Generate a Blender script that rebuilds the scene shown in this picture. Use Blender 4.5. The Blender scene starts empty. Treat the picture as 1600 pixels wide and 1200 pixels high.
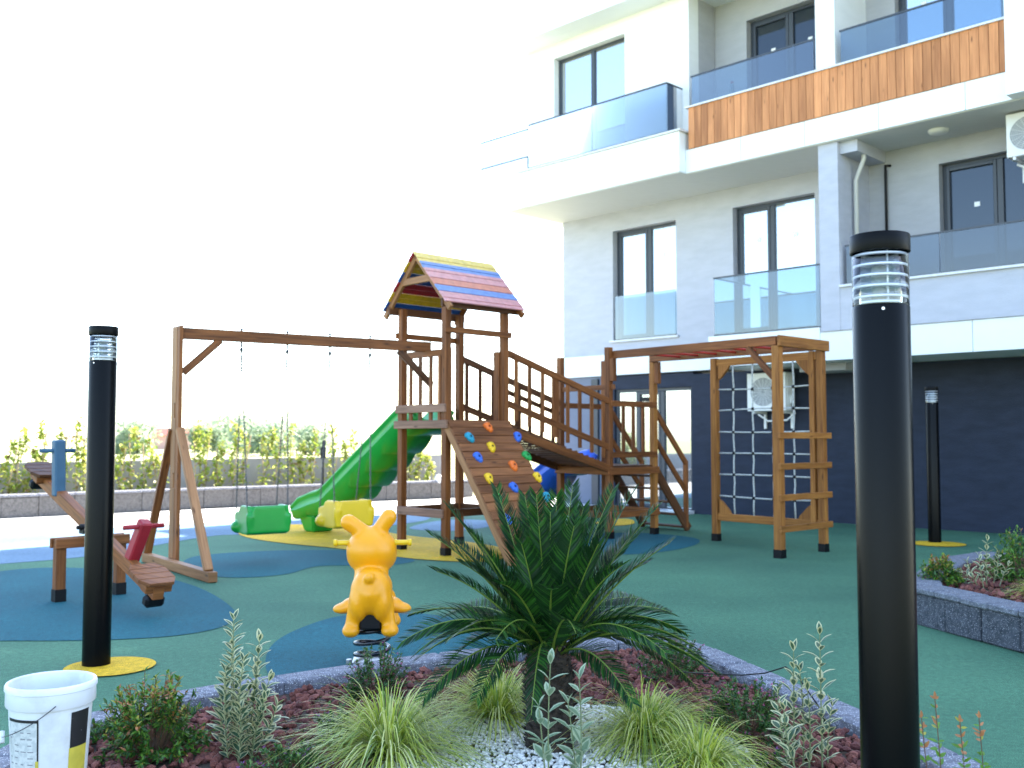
import bpy, math, random
from mathutils import Vector, Matrix
PI = math.pi
sc = bpy.context.scene
col = sc.collection
V = Vector

# ------------------------------------------------------------------ camera
F = 1556.0; CAMH = 1.4; PITCH = math.atan(85 / F)
cam = bpy.data.objects.new('camera', bpy.data.cameras.new('camera')); col.objects.link(cam)
cam.location = (0, 0, CAMH); cam.rotation_euler = (PI / 2 + PITCH, 0, 0)
cam.data.lens = 35; cam.data.sensor_width = 36; cam.data.clip_end = 5000; cam.data.clip_start = .05
cam.data.dof.use_dof = True; cam.data.dof.focus_distance = 4.4; cam.data.dof.aperture_fstop = 3.6
sc.camera = cam
# ------------------------------------------------------------------ sky, sun, exposure
SUN_EL, SUN_AZ = math.radians(46), math.radians(40.5)
w = bpy.data.worlds.new('World'); sc.world = w; w.use_nodes = True
nt = w.node_tree; bg = nt.nodes['Background']
sky = nt.nodes.new('ShaderNodeTexSky'); sky.sky_type = 'NISHITA'; sky.sun_disc = False
sky.sun_elevation = SUN_EL; sky.sun_rotation = SUN_AZ; sky.dust_density = 1.0; sky.air_density = 1.0; sky.ozone_density = 1.0
nt.links.new(sky.outputs[0], bg.inputs[0]); bg.inputs[1].default_value = 0.15
sl = bpy.data.lights.new('sun', 'SUN'); sl.energy = 4.0; sl.angle = math.radians(.5); sl.color = (1, .93, .83)
so = bpy.data.objects.new('sun', sl); col.objects.link(so)
sdir = V((math.sin(SUN_AZ) * math.cos(SUN_EL), math.cos(SUN_AZ) * math.cos(SUN_EL), math.sin(SUN_EL)))
so.rotation_euler = sdir.to_track_quat('Z', 'Y').to_euler(); so.location = (0, 0, 40)
sc.view_settings.view_transform = 'Standard'; sc.view_settings.look = 'None'
sc.view_settings.exposure = 2.5; sc.view_settings.gamma = 1

# ------------------------------------------------------------------ survey helpers (photo pixel -> place in the world)
def ray(u, v):
    x = (u - 800) / F; y = -(v - 600) / F; c, s = math.cos(PITCH), math.sin(PITCH)
    return V((x, c - y * s, s + y * c))
CP = V((0, 0, CAMH))
def g(u, v, z=0.0):
    d = ray(u, v); return CP + d * ((z - CAMH) / d.z)
def at(u, v, Y):
    d = ray(u, v); return CP + d * (Y / d.y)

# ------------------------------------------------------------------ mesh builder
R = random.Random(7)
class MB:
    def __init__(s): s.v = []; s.f = []; s.uv = []; s.m = []
    def face(s, pts, m=0, uv=None):
        b = len(s.v); s.v += [tuple(p) for p in pts]; s.f.append(tuple(range(b, b + len(pts)))); s.m.append(m)
        s.uv.append(uv or [(0, 0)] * len(pts))
    def raw(s, vs, fs, m=0):
        b = len(s.v); s.v += [tuple(p) for p in vs]
        for f in fs: s.f.append(tuple(b + i for i in f)); s.m.append(m); s.uv.append([(vs[i][0] + vs[i][1] * .3, vs[i][2] + vs[i][1] * .7) for i in f])
    def bar(s, p0, p1, w, h, up=(0, 0, 1), m=0):
        p0 = V(p0); p1 = V(p1); d = p1 - p0; L = d.length; d.normalize(); up = V(up)
        if abs(d.dot(up)) > .99: up = V((.7071, .7071, 0)) if abs(d.z) > .5 else V((0, 0, 1))
        sd = d.cross(up).normalized(); u2 = sd.cross(d).normalized()
        a = sd * w / 2; b = u2 * h / 2; o = R.random() * 40; q = R.random() * 40; k = len(s.v)
        for P in (p0, p1):
            for x, y in ((-1, -1), (1, -1), (1, 1), (-1, 1)): s.v.append(tuple(P + a * x + b * y))
        per = [0, w, w + h, 2 * w + h, 2 * w + 2 * h]
        for i in range(4):
            j = (i + 1) % 4
            s.f.append((k + i, k + j, k + 4 + j, k + 4 + i)); s.m.append(m)
            s.uv.append([(o, q + per[i]), (o, q + per[i + 1]), (o + L, q + per[i + 1]), (o + L, q + per[i])])
        for fc in ((k + 3, k + 2, k + 1, k), (k + 4, k + 5, k + 6, k + 7)):
            s.f.append(fc); s.m.append(m); s.uv.append([(o, q), (o + .02, q), (o + .02, q + h), (o, q + h)])
    def box(s, a, b, m=0):
        a = V(a); b = V(b); c = (a + b) / 2
        s.bar((a.x, c.y, c.z), (b.x, c.y, c.z), abs(b.y - a.y), abs(b.z - a.z), m=m)
    def tube(s, pts, r, n=8, m=0, cap=True):
        pts = [V(p) for p in pts]; N = len(pts); rr = r if isinstance(r, (list, tuple)) else [r] * N
        k = len(s.v); t = (pts[1] - pts[0]).normalized(); up = V((0, 0, 1)) if abs(t.z) < .9 else V((1, 0, 0))
        a = t.cross(up).normalized()
        for i, p in enumerate(pts):
            t = (pts[min(i + 1, N - 1)] - pts[max(i - 1, 0)]).normalized()
            a = (a - t * a.dot(t)).normalized(); b = t.cross(a)
            for j in range(n):
                th = 2 * PI * j / n; s.v.append(tuple(p + (a * math.cos(th) + b * math.sin(th)) * rr[i]))
        for i in range(N - 1):
            for j in range(n):
                j2 = (j + 1) % n
                s.f.append((k + i * n + j, k + i * n + j2, k + (i + 1) * n + j2, k + (i + 1) * n + j)); s.m.append(m)
                s.uv.append([(i * .1, j / n), (i * .1, (j + 1) / n), (i * .1 + .1, (j + 1) / n), (i * .1 + .1, j / n)])
        if cap:
            for fc in (tuple(k + j for j in reversed(range(n))), tuple(k + (N - 1) * n + j for j in range(n))):
                s.f.append(fc); s.m.append(m); s.uv.append([(0, 0)] * n)
    def lathe(s, prof, n=32, o=(0, 0, 0), m=0):
        o = V(o); k = len(s.v); N = len(prof)
        for r, z in prof:
            for j in range(n):
                th = 2 * PI * j / n; s.v.append((o.x + r * math.cos(th), o.y + r * math.sin(th), o.z + z))
        for i in range(N - 1):
            for j in range(n):
                j2 = (j + 1) % n
                s.f.append((k + i * n + j, k + i * n + j2, k + (i + 1) * n + j2, k + (i + 1) * n + j)); s.m.append(m)
                s.uv.append([(j / n, prof[i][1]), ((j + 1) / n, prof[i][1]), ((j + 1) / n, prof[i + 1][1]), (j / n, prof[i + 1][1])])
    def ell(s, c, r, M=None, n=16, m=0):
        c = V(c); k = len(s.v); h = n // 2
        for i in range(h + 1):
            ph = PI * i / h
            for j in range(n):
                th = 2 * PI * j / n; p = V((math.sin(ph) * math.cos(th) * r[0], math.sin(ph) * math.sin(th) * r[1], math.cos(ph) * r[2]))
                if M: p = M @ p
                s.v.append(tuple(c + p))
        for i in range(h):
            for j in range(n):
                j2 = (j + 1) % n; s.f.append((k + i * n + j, k + (i + 1) * n + j, k + (i + 1) * n + j2, k + i * n + j2)); s.m.append(m); s.uv.append([(0, 0)] * 4)
    def prism(s, poly, ext, m=0):           # poly: list of 3D points (planar, CCW), extruded by vector ext
        poly = [V(p) for p in poly]; ext = V(ext); n = len(poly); k = len(s.v)
        s.v += [tuple(p) for p in poly] + [tuple(p + ext) for p in poly]
        s.f.append(tuple(k + i for i in reversed(range(n)))); s.m.append(m); s.uv.append([(p.x, p.y) for p in reversed(poly)])
        s.f.append(tuple(k + n + i for i in range(n))); s.m.append(m); s.uv.append([(p.x, p.y) for p in poly])
        for i in range(n):
            j = (i + 1) % n; s.f.append((k + i, k + j, k + n + j, k + n + i)); s.m.append(m)
            L = (poly[j] - poly[i]).length; s.uv.append([(0, 0), (L, 0), (L, ext.length), (0, ext.length)])
    def build(s, name, mats, parent=None, smooth=False, bevel=0, loc=None, keep=True):
        if not isinstance(mats, (list, tuple)): mats = [mats]
        me = bpy.data.meshes.new(name); off = V(loc) if loc is not None else V((0, 0, 0))
        if loc is not None: s.v = [(a - off.x, b - off.y, c - off.z) for a, b, c in s.v]
        me.from_pydata(s.v, [], s.f); me.update()
        uvl = me.uv_layers.new(name='UVMap'); flat = [c for f in s.uv for p in f for c in p]
        uvl.data.foreach_set('uv', flat); me.polygons.foreach_set('material_index', s.m)
        if smooth: me.polygons.foreach_set('use_smooth', [True] * len(me.polygons))
        for mt in mats: me.materials.append(mt)
        o = bpy.data.objects.new(name, me); col.objects.link(o); o.location = off
        if parent is not None:
            o.parent = parent
            if keep: o.location = off - PW(parent)
        if bevel:
            b = o.modifiers.new('bevel', 'BEVEL'); b.width = bevel; b.segments = 1; b.limit_method = 'ANGLE'
        return o
def PW(o):
    p = V((0, 0, 0))
    while o is not None: p += V(o.location); o = o.parent
    return p
def tag(o, label=None, cat=None, group=None, kind=None):
    for k, x in (('label', label), ('category', cat), ('group', group), ('kind', kind)):
        if x: o[k] = x
    return o
def thing(name, loc, label, cat, group=None):
    o = bpy.data.objects.new(name, None); col.objects.link(o); o.location = V(loc); o.empty_display_size = .1
    return tag(o, label, cat, group)
def copy_tree(o, parent=None):
    c = o.copy(); col.objects.link(c)
    if parent is not None: c.parent = parent
    for ch in [x for x in bpy.data.objects if x.parent == o]: copy_tree(ch, c)
    return c

# ------------------------------------------------------------------ materials
def mat(name, c, rough=.6, metal=0, var=.0, scale=8, bump=0, bscale=60, c2=None, stretch=None, coord='Object', spec=.5, coat=0, trans=0, ramp=(.35, .65)):
    m = bpy.data.materials.new(name); m.use_nodes = True; t = m.node_tree; N = t.nodes; L = t.links; b = N['Principled BSDF']
    b.inputs['Base Color'].default_value = (*c, 1); b.inputs['Roughness'].default_value = rough; b.inputs['Metallic'].default_value = metal
    b.inputs['Specular IOR Level'].default_value = spec; b.inputs['Coat Weight'].default_value = coat; b.inputs['Coat Roughness'].default_value = .15
    tc = N.new('ShaderNodeTexCoord'); mp = N.new('ShaderNodeMapping'); L.new(tc.outputs[coord], mp.inputs[0])
    if stretch: mp.inputs['Scale'].default_value = stretch
    if c2 or var:
        c2 = c2 or tuple(max(0, x * (1 - var)) for x in c)
        n1 = N.new('ShaderNodeTexNoise'); n1.inputs['Scale'].default_value = scale; n1.inputs['Detail'].default_value = 5; n1.inputs['Roughness'].default_value = .6
        L.new(mp.outputs[0], n1.inputs[0]); r = N.new('ShaderNodeValToRGB'); r.color_ramp.elements[0].position = ramp[0]; r.color_ramp.elements[1].position = ramp[1]
        r.color_ramp.elements[0].color = (*c2, 1); r.color_ramp.elements[1].color = (*c, 1)
        L.new(n1.outputs['Fac'], r.inputs[0]); L.new(r.outputs[0], b.inputs['Base Color'])
        m['r'] = r.name
    if bump:
        n2 = N.new('ShaderNodeTexNoise'); n2.inputs['Scale'].default_value = bscale; n2.inputs['Detail'].default_value = 3; L.new(mp.outputs[0], n2.inputs[0])
        bp = N.new('ShaderNodeBump'); bp.inputs['Strength'].default_value = bump; bp.inputs['Distance'].default_value = .01
        L.new(n2.outputs['Fac'], bp.inputs['Height']); L.new(bp.outputs[0], b.inputs['Normal'])
    if trans:
        tr = N.new('ShaderNodeBsdfTranslucent'); mx = N.new('ShaderNodeMixShader'); mx.inputs[0].default_value = trans
        src = N[m['r']].outputs[0] if 'r' in m else None
        if src: L.new(src, tr.inputs[0])
        else: tr.inputs[0].default_value = (*[min(1, x * 1.3) for x in c], 1)
        L.new(b.outputs[0], mx.inputs[1]); L.new(tr.outputs[0], mx.inputs[2]); L.new(mx.outputs[0], N['Material Output'].inputs[0])
    return m
def wood(name, c, c2, rough=.55):
    m = bpy.data.materials.new(name); m.use_nodes = True; t = m.node_tree; N = t.nodes; L = t.links; b = N['Principled BSDF']
    tc = N.new('ShaderNodeTexCoord'); mp = N.new('ShaderNodeMapping'); mp.inputs['Scale'].default_value = (2.2, 42, 1); L.new(tc.outputs['UV'], mp.inputs[0])
    n = N.new('ShaderNodeTexNoise'); n.inputs['Scale'].default_value = 1.0; n.inputs['Detail'].default_value = 6; n.inputs['Distortion'].default_value = .5; L.new(mp.outputs[0], n.inputs[0])
    r = N.new('ShaderNodeValToRGB'); r.color_ramp.elements[0].position = .3; r.color_ramp.elements[1].position = .68
    r.color_ramp.elements[0].color = (*c2, 1); r.color_ramp.elements[1].color = (*c, 1); L.new(n.outputs['Fac'], r.inputs[0])
    # knots and plank to plank tone
    mp2 = N.new('ShaderNodeMapping'); mp2.inputs['Scale'].default_value = (2.2, 9, 1); L.new(tc.outputs['UV'], mp2.inputs[0])
    vo = N.new('ShaderNodeTexVoronoi'); vo.inputs['Scale'].default_value = 1.0; L.new(mp2.outputs[0], vo.inputs[0])
    r2 = N.new('ShaderNodeValToRGB'); r2.color_ramp.elements[0].position = .03; r2.color_ramp.elements[1].position = .13
    r2.color_ramp.elements[0].color = (.25, .2, .18, 1); r2.color_ramp.elements[1].color = (1, 1, 1, 1); L.new(vo.outputs['Distance'], r2.inputs[0])
    mp3 = N.new('ShaderNodeMapping'); mp3.inputs['Scale'].default_value = (.35, 2.3, 1); L.new(tc.outputs['UV'], mp3.inputs[0])
    n3 = N.new('ShaderNodeTexNoise'); n3.inputs['Scale'].default_value = 1.0; L.new(mp3.outputs[0], n3.inputs[0])
    r3 = N.new('ShaderNodeValToRGB'); r3.color_ramp.elements[0].position = .35; r3.color_ramp.elements[1].position = .65
    r3.color_ramp.elements[0].color = (.62, .58, .55, 1); r3.color_ramp.elements[1].color = (1.15, 1.15, 1.15, 1); L.new(n3.outputs['Fac'], r3.inputs[0])
    def mul(a, bb):
        x = N.new('ShaderNodeMix'); x.data_type = 'RGBA'; x.blend_type = 'MULTIPLY'; x.inputs[0].default_value = 1; L.new(a, x.inputs[6]); L.new(bb, x.inputs[7]); return x.outputs[2]
    L.new(mul(mul(r.outputs[0], r2.outputs[0]), r3.outputs[0]), b.inputs['Base Color'])
    bp = N.new('ShaderNodeBump'); bp.inputs['Strength'].default_value = .25; bp.inputs['Distance'].default_value = .004; L.new(n.outputs['Fac'], bp.inputs['Height']); L.new(bp.outputs[0], b.inputs['Normal'])
    b.inputs['Roughness'].default_value = rough; b.inputs['Specular IOR Level'].default_value = .25
    return m
def glass(name, tint, gl=.12, rough=.02, fres=1.45):
    m = bpy.data.materials.new(name); m.use_nodes = True; t = m.node_tree; N = t.nodes; L = t.links; N.remove(N['Principled BSDF'])
    tr = N.new('ShaderNodeBsdfTransparent'); tr.inputs[0].default_value = (*tint, 1); gs = N.new('ShaderNodeBsdfGlossy'); gs.inputs['Roughness'].default_value = rough
    fr = N.new('ShaderNodeFresnel'); fr.inputs[0].default_value = fres; ad = N.new('ShaderNodeMath'); ad.operation = 'ADD'; ad.inputs[1].default_value = gl; ad.use_clamp = True
    L.new(fr.outputs[0], ad.inputs[0]); mx = N.new('ShaderNodeMixShader'); L.new(ad.outputs[0], mx.inputs[0]); L.new(tr.outputs[0], mx.inputs[1]); L.new(gs.outputs[0], mx.inputs[2])
    L.new(mx.outputs[0], N['Material Output'].inputs[0]); return m

W = wood('stained_pine', (.31, .108, .030), (.13, .042, .012))
WD = wood('dark_stained_pine', (.16, .062, .024), (.065, .024, .010))
WP = wood('pale_pine', (.42, .20, .085), (.27, .12, .045))
WG = wood('greyed_pine', (.31, .165, .105), (.17, .085, .055))
WC = wood('climbing_board_pine', (.33, .125, .045), (.15, .052, .018)); WR = wood('honey_pine', (.44, .185, .042), (.23, .08, .018))
CLAD = wood('facade_cladding_wood', (.66, .29, .12), (.48, .19, .075))
BLK = mat('black_rubber', (.004, .004, .005), .5, spec=.25)
STEEL = mat('galvanised_steel', (.5, .5, .5), .35, 1)
DARKSTEEL = mat('dark_bolt_steel', (.06, .06, .07), .4, 1)
GREENP = mat('green_plastic', (.008, .32, .036), .3, var=.12, scale=4, bump=.05, bscale=200)
YELP = mat('yellow_plastic', (.85, .52, .006), .35, var=.08, scale=4)
RABP = mat('amber_yellow_plastic', (.92, .36, .001), .36, var=.06, scale=5, bump=.03, bscale=120)
BLUEP = mat('blue_plastic', (.02, .10, .55), .35)
REDM = mat('red_painted_metal', (.55, .03, .02), .4)
REDW = mat('red_painted_wood', (.36, .012, .022), .55, var=.2, bump=.2)
BLUW = mat('blue_grey_painted_wood', (.035, .105, .18), .55, var=.15, bump=.2)

# ------------------------------------------------------------------ ground and surfaces
def sheet(name, pts, z, m, kind='structure'):
    mb = MB(); mb.face([(p[0], p[1], z) for p in pts]); o = mb.build(name, m); o['kind'] = kind; return o
def smooth_loop(pts, k=8):
    n = len(pts); out = []
    for i in range(n):
        p0, p1, p2, p3 = (V(pts[(i + j - 1) % n][:2]) for j in range(4))
        for s in range(k):
            t = s / k; out.append(.5 * ((2 * p1) + (p2 - p0) * t + (2 * p0 - 5 * p1 + 4 * p2 - p3) * t * t + (3 * p1 - p0 - 3 * p2 + p3) * t ** 3))
    return out
def rubber(name, c):
    m = bpy.data.materials.new(name); m.use_nodes = True; t = m.node_tree; N = t.nodes; L = t.links; b = N['Principled BSDF']
    tc = N.new('ShaderNodeTexCoord')
    def noi(sc_, lo, hi, p0=.3, p1=.7, det=3):
        n = N.new('ShaderNodeTexNoise'); n.inputs['Scale'].default_value = sc_; n.inputs['Detail'].default_value = det; L.new(tc.outputs['Object'], n.inputs[0])
        r = N.new('ShaderNodeValToRGB'); r.color_ramp.elements[0].position = p0; r.color_ramp.elements[1].position = p1
        r.color_ramp.elements[0].color = (*lo, 1); r.color_ramp.elements[1].color = (*hi, 1); L.new(n.outputs['Fac'], r.inputs[0]); return n, r
    n1, r1 = noi(210, [x * .45 for x in c], [min(1, x * 1.45 + .012) for x in c], .36, .64, 2)
    n2, r2 = noi(.55, (.74, .78, .80), (1.16, 1.14, 1.10), .33, .67, 7)
    n3, r3 = noi(28, (.84, .84, .85), (1.12, 1.12, 1.12), .35, .65, 5)
    n4, r4 = noi(2.6, (1, 1, 1), (1.35, 1.22, 1.18), .62, .74, 8)
    a = r1.outputs[0]
    for r in (r2, r3, r4):
        x = N.new('ShaderNodeMix'); x.data_type = 'RGBA'; x.blend_type = 'MULTIPLY'; x.inputs[0].default_value = 1; L.new(a, x.inputs[6]); L.new(r.outputs[0], x.inputs[7]); a = x.outputs[2]
    L.new(a, b.inputs['Base Color']); b.inputs['Roughness'].default_value = .85; b.inputs['Specular IOR Level'].default_value = .25
    bp = N.new('ShaderNodeBump'); bp.inputs['Strength'].default_value = .5; bp.inputs['Distance'].default_value = .004; L.new(n1.outputs['Fac'], bp.inputs['Height']); L.new(bp.outputs[0], b.inputs['Normal'])
    return m
RG = rubber('green_rubber', (.068, .178, .098)); RB = rubber('blue_rubber', (.004, .105, .128)); RBL = rubber('sunlit_blue_rubber', (.15, .24, .33)); RY = rubber('yellow_rubber', (.90, .43, .014))  # RBL: blue rubber with the bright sunlight put into its colour
FIELD = mat('dry_field', (.30, .34, .12), .9, c2=(.42, .38, .2), scale=.15)
PAVE = mat('pale_concrete', (.55, .53, .50), .8, var=.15, scale=3, bump=.2)
sheet('ground', [(-900, -300), (900, -300), (900, 1800), (-900, 1800)], -.012, FIELD)
sheet('paving', [(-30, -6), (30, -6), (30, 26.5), (-1.36 + 2, 26.5), (-1.36, 24.3), (-9.3, 17.6), (-30, 1)], -.004, PAVE)
A0, A1 = V((-7.58, 14.84)), V((-1.2, 19.2)); dd = (A1 - A0).normalized()
sheet('rubber_surface', [A0 - dd * 14, (-19.1, -6), (14, -6), (14, 7.9), A1 + V((6, -1)), A1 + V((3.5, 1)), A1], 0, RG)
def patch(px, m, z=.004, name='rubber_patch'):
    pts = smooth_loop([g(*p) for p in px]); sheet(name, pts, z, m)
patch([(-190, 960), (-60, 905), (60, 888), (200, 893), (300, 915), (362, 950), (358, 975), (290, 992), (180, 1000), (30, 1002), (-140, 998)], RB)
patch([(300, 871), (400, 862), (520, 860), (600, 866), (648, 876), (600, 884), (500, 885), (445, 898), (360, 903), (290, 893)], RB)
patch([(418, 1052), (424, 1010), (470, 982), (540, 962), (640, 958), (740, 972), (830, 1000), (800, 1080), (650, 1110), (470, 1090)], RB)
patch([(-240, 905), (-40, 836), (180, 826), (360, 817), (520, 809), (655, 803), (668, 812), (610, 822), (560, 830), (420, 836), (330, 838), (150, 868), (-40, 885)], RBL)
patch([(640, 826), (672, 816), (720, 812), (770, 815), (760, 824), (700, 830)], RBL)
patch([(905, 850), (925, 836), (1000, 833), (1080, 840), (1090, 850), (1040, 862), (960, 866)], RB)
patch([(371, 830), (400, 823), (470, 820), (560, 826), (640, 838), (720, 846), (790, 858), (800, 868), (760, 878), (690, 877), (620, 871), (530, 858), (440, 849), (385, 840)], RY, .008)
patch([(930, 818), (955, 812), (985, 812), (990, 819), (960, 822)], RY, .008)
patch([(780, 868), (830, 858), (880, 862), (880, 872), (830, 878)], RY, .008)
for (u, v, r) in ((172, 1043, .265), (1465, 850.5, .35)):
    c = g(u, v); sheet('rubber_patch', [(c.x + r * math.cos(i * PI / 24), c.y + r * 1.0 * math.sin(i * PI / 24)) for i in range(48)], .009, RY)

# ------------------------------------------------------------------ apartment building
O = g(1085, 803); ES = V((.70711, -.70711, 0)); EN = V((-.70711, -.70711, 0))
def B(s, k, z): return O + ES * s + EN * k + V((0, 0, z))
def bb(mb, s0, s1, k0, k1, z0, z1, m=0):
    mb.bar(B(s0, (k0 + k1) / 2, (z0 + z1) / 2), B(s1, (k0 + k1) / 2, (z0 + z1) / 2), abs(k1 - k0), abs(z1 - z0), m=m)
def stucco(name, c, v=.1, bs=25, st=(1, 1, 3.5)):
    return mat(name, c, .85, var=v, scale=2.5, bump=.55, bscale=bs, stretch=st)
LAV = stucco('lavender_grey_stucco', (.47, .475, .53)); GRY = stucco('grey_stucco', (.40, .40, .42)); WHT = stucco('white_render', (.80, .80, .80), .05)
NAVY = stucco('navy_grey_stucco', (.019, .026, .048), .3); BLG = stucco('blue_grey_panel', (.16, .18, .24), .08)
FASC = mat('white_fascia_panel', (.80, .82, .82), .45, var=.04, scale=1.5); SOF = mat('soffit_boards', (.62, .62, .60), .7, var=.08, scale=3, stretch=(1, 12, 1))
FRM = mat('anthracite_window_frame', (.035, .042, .055), .4); SILL = mat('pale_marble_sill', (.68, .68, .70), .35, var=.15, scale=12)
PANE = mat('mirror_window_glass', (.50, .535, .56), .03, .85, spec=.6)
PANED = mat('dark_window_glass', (.02, .03, .045), .03, .25, spec=.6)
RAILG = glass('railing_glass', (.50, .60, .66), .05); RAILGD = glass('smoked_railing_glass', (.36, .43, .50), .04)
WPL = mat('white_plastic', (.75, .75, .74), .4); STK = mat('white_sticker', (.85, .85, .85), .6)
bld = thing('apartment_building', B(0, 0, 0), 'modern pale grey and white apartment block with wood clad balcony and glass railings', 'building')
def bp(name, m, fn, bevel=0, parent=None, smooth=False):
    mb = MB(); fn(mb); return mb.build(name, m, parent or bld, loc=B(0, 0, 0) if parent is None else PW(parent), bevel=bevel, smooth=smooth)
def bbp(name, m, *r, **k): return bp(name, m, lambda mb: bb(mb, *r), **k)
# core
bbp('core_wall', GRY, -3.2, 16, -14, -.32, 0, 5.95)
bbp('core_wall', WHT, -3.2, 16, -14, .02, 5.99, 20.2)
SE = 9.5
# walls with openings: list of (s0, s1, z0, z1) holes
def wall(name, m, s0, s1, k, z0, z1, holes=(), th=.3):
    def fn(mb):
        x = s0
        for (a, b, c, d) in sorted(holes):
            if a > x: bb(mb, x, a, k - th, k, z0, z1)
            if c > z0: bb(mb, a, b, k - th, k, z0, c)
            if d < z1: bb(mb, a, b, k - th, k, d, z1)
            x = b
        if x < s1: bb(mb, x, s1, k - th, k, z0, z1)
    return bp(name, m, fn)
def window(a, b, c, d, k, mull=(.5,), m=PANE, rec=.14, sill=True, stick=True, fw=.055, name='window', sash=None):
    mb = MB(); kk = k - rec; D = .07
    bb(mb, a, a + fw, kk - D, kk, c, d); bb(mb, b - fw, b, kk - D, kk, c, d)
    bb(mb, a + fw, b - fw, kk - D, kk, d - fw, d); bb(mb, a + fw, b - fw, kk - D, kk, c, c + fw)
    xs = [a + fw] + [a + (b - a) * t for t in mull] + [b - fw]
    for x in xs[1:-1]: bb(mb, x - .045, x + .045, kk - D, kk + .004, c + fw, d - fw)
    if sash is not None:
        x0, x1 = xs[sash], xs[sash + 1] - .045; f = .055
        bb(mb, x0, x0 + f, kk - D + .01, kk + .012, c + fw, d - fw); bb(mb, x1 - f, x1, kk - D + .01, kk + .012, c + fw, d - fw)
        bb(mb, x0 + f, x1 - f, kk - D + .01, kk + .012, d - fw - f, d - fw); bb(mb, x0 + f, x1 - f, kk - D + .01, kk + .012, c + fw, c + fw + f)
    fr = mb.build(name, FRM, bld, loc=B(0, 0, 0), bevel=.006)
    bbp('pane', m, a + .02, b - .02, kk - .05, kk - .035, c + .02, d - .02, parent=fr)
    if sill: bbp('window_sill', SILL, a - .06, b + .06, kk - .02, k + .06, c - .04, c, parent=fr)
    if stick:
        def fn(q):
            for i in range(len(xs) - 1):
                x = (xs[i] + xs[i + 1]) / 2 + R.uniform(-.05, .1); z = c + (d - c) * .73
                bb(q, x - .04, x + .04, kk - .033, kk - .028, z - .035, z + .035)
        bp('sticker', STK, fn, parent=fr)
    return fr
def railing(s0, s1, k, z0, z1, ret0=None, ret1=None, m=RAILG, cap=True, seams=()):
    mb = MB(); xs = [s0, *seams, s1]
    for i in range(len(xs) - 1): bb(mb, xs[i] + .006, xs[i + 1] - .006, k - .012, k, z0, z1)
    for s, kb in ((s0, ret0), (s1, ret1)):
        if kb is not None: bb(mb, s - .006, s + .006, kb, k - .014, z0, z1)
    o = mb.build('glass_railing', m, bld, loc=B(0, 0, 0)); mb = MB()
    if cap:
        bb(mb, s0 - .01, s1 + .01, k - .02, k + .008, z1, z1 + .025); pass
        for s, kb in ((s0, ret0), (s1, ret1)):
            if kb is not None: bb(mb, s - .014, s + .014, kb, k - .022, z1, z1 + .025)
        mb.build('handrail', FRM, o, loc=PW(o)); mb = MB(); bb(mb, s0, s1, k - .03, k + .012, z0 - .03, z0); mb.build('base_channel', FRM, o, loc=PW(o))
    return o
# ground floor
wall('wall', NAVY, .0, SE + 4, 0, 0, 2.60)
wall('wall', BLG, -3.26, -1.93, 0, 0, 2.66)
wall('wall', NAVY, -1.93, 0, 0, 0, 2.64, [(-1.89, -.04, -.001, 2.37)])
window(-1.89, -.04, .02, 2.37, 0, (.3, .62), sill=False, stick=False, fw=.06, name='entrance_door', sash=1, rec=.05)
bbp('door_closer', BLK, -1.2, -1.02, -.05, .03, 2.12, 2.2)
bbp('door_column', FRM, -2.45, -2.28, 0, .06, 0, 2.6)
bbp('plinth', SILL, -3.2, 0, .0, .35, -.001, .06)
# first floor
wall('wall', LAV, -3.26, 3.0, 0, 2.66, 5.97, [(-1.91, -.36, 3.36, 5.58), (.9, 2.52, 3.28, 5.6)])
window(-1.91, -.36, 3.36, 5.58, 0, (.53,), sash=0); window(.9, 2.52, 3.28, 5.6, 0, (.45,), sill=False, sash=0)
railing(-1.88, -.39, -.02, 3.38, 4.25, m=RAILG, cap=False)
bbp('fascia', FASC, -3.27, 1.22, 0.0, .07, 2.66, 3.08)
def fas(mb):
    x = 1.22
    for w_ in (1.0, 1.05, .98, 1.3, 1.3, 1.3, 1.3, 1.3):
        bb(mb, x, x + w_ - .008, -.02, 1.3, 2.6, 3.12 if x < 3 else 3.04); x += w_
bp('balcony_slab', FASC, fas)
bbp('balcony_soffit_beam', GRY, 2.6, 3.4, .1, .75, 2.48, 2.598)
railing(1.24, 3.2, 1.15, 3.16, 4.12, ret0=.0, ret1=.0)
bbp('pier', LAV, 3.3, 3.62, 0, 1.335, 3.045, 5.96)
bbp('parapet', LAV, 3.621, SE, 1.15, 1.33, 3.045, 3.70)
bbp('parapet_coping', SILL, 3.625, SE, 1.1, 1.38, 3.70, 3.735)
railing(3.68, SE, 1.24, 3.765, 4.33, m=RAILGD, seams=(5.1, 6.4, 7.8))
bbp('ceiling_beam', LAV, 3.621, 3.9, .27, 1.25, 5.78, 5.965)
wall('wall', GRY, 3.0, SE, .27, 2.9, 5.968, [(4.73, 6.6, 3.1, 5.6)])
window(4.73, 6.6, 3.1, 5.6, .27, (.45,), m=PANED, sill=False, sash=0, stick=True)
bbp('pier', LAV, 6.42, 6.8, .27, 1.32, 3.045, 5.96)
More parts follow.
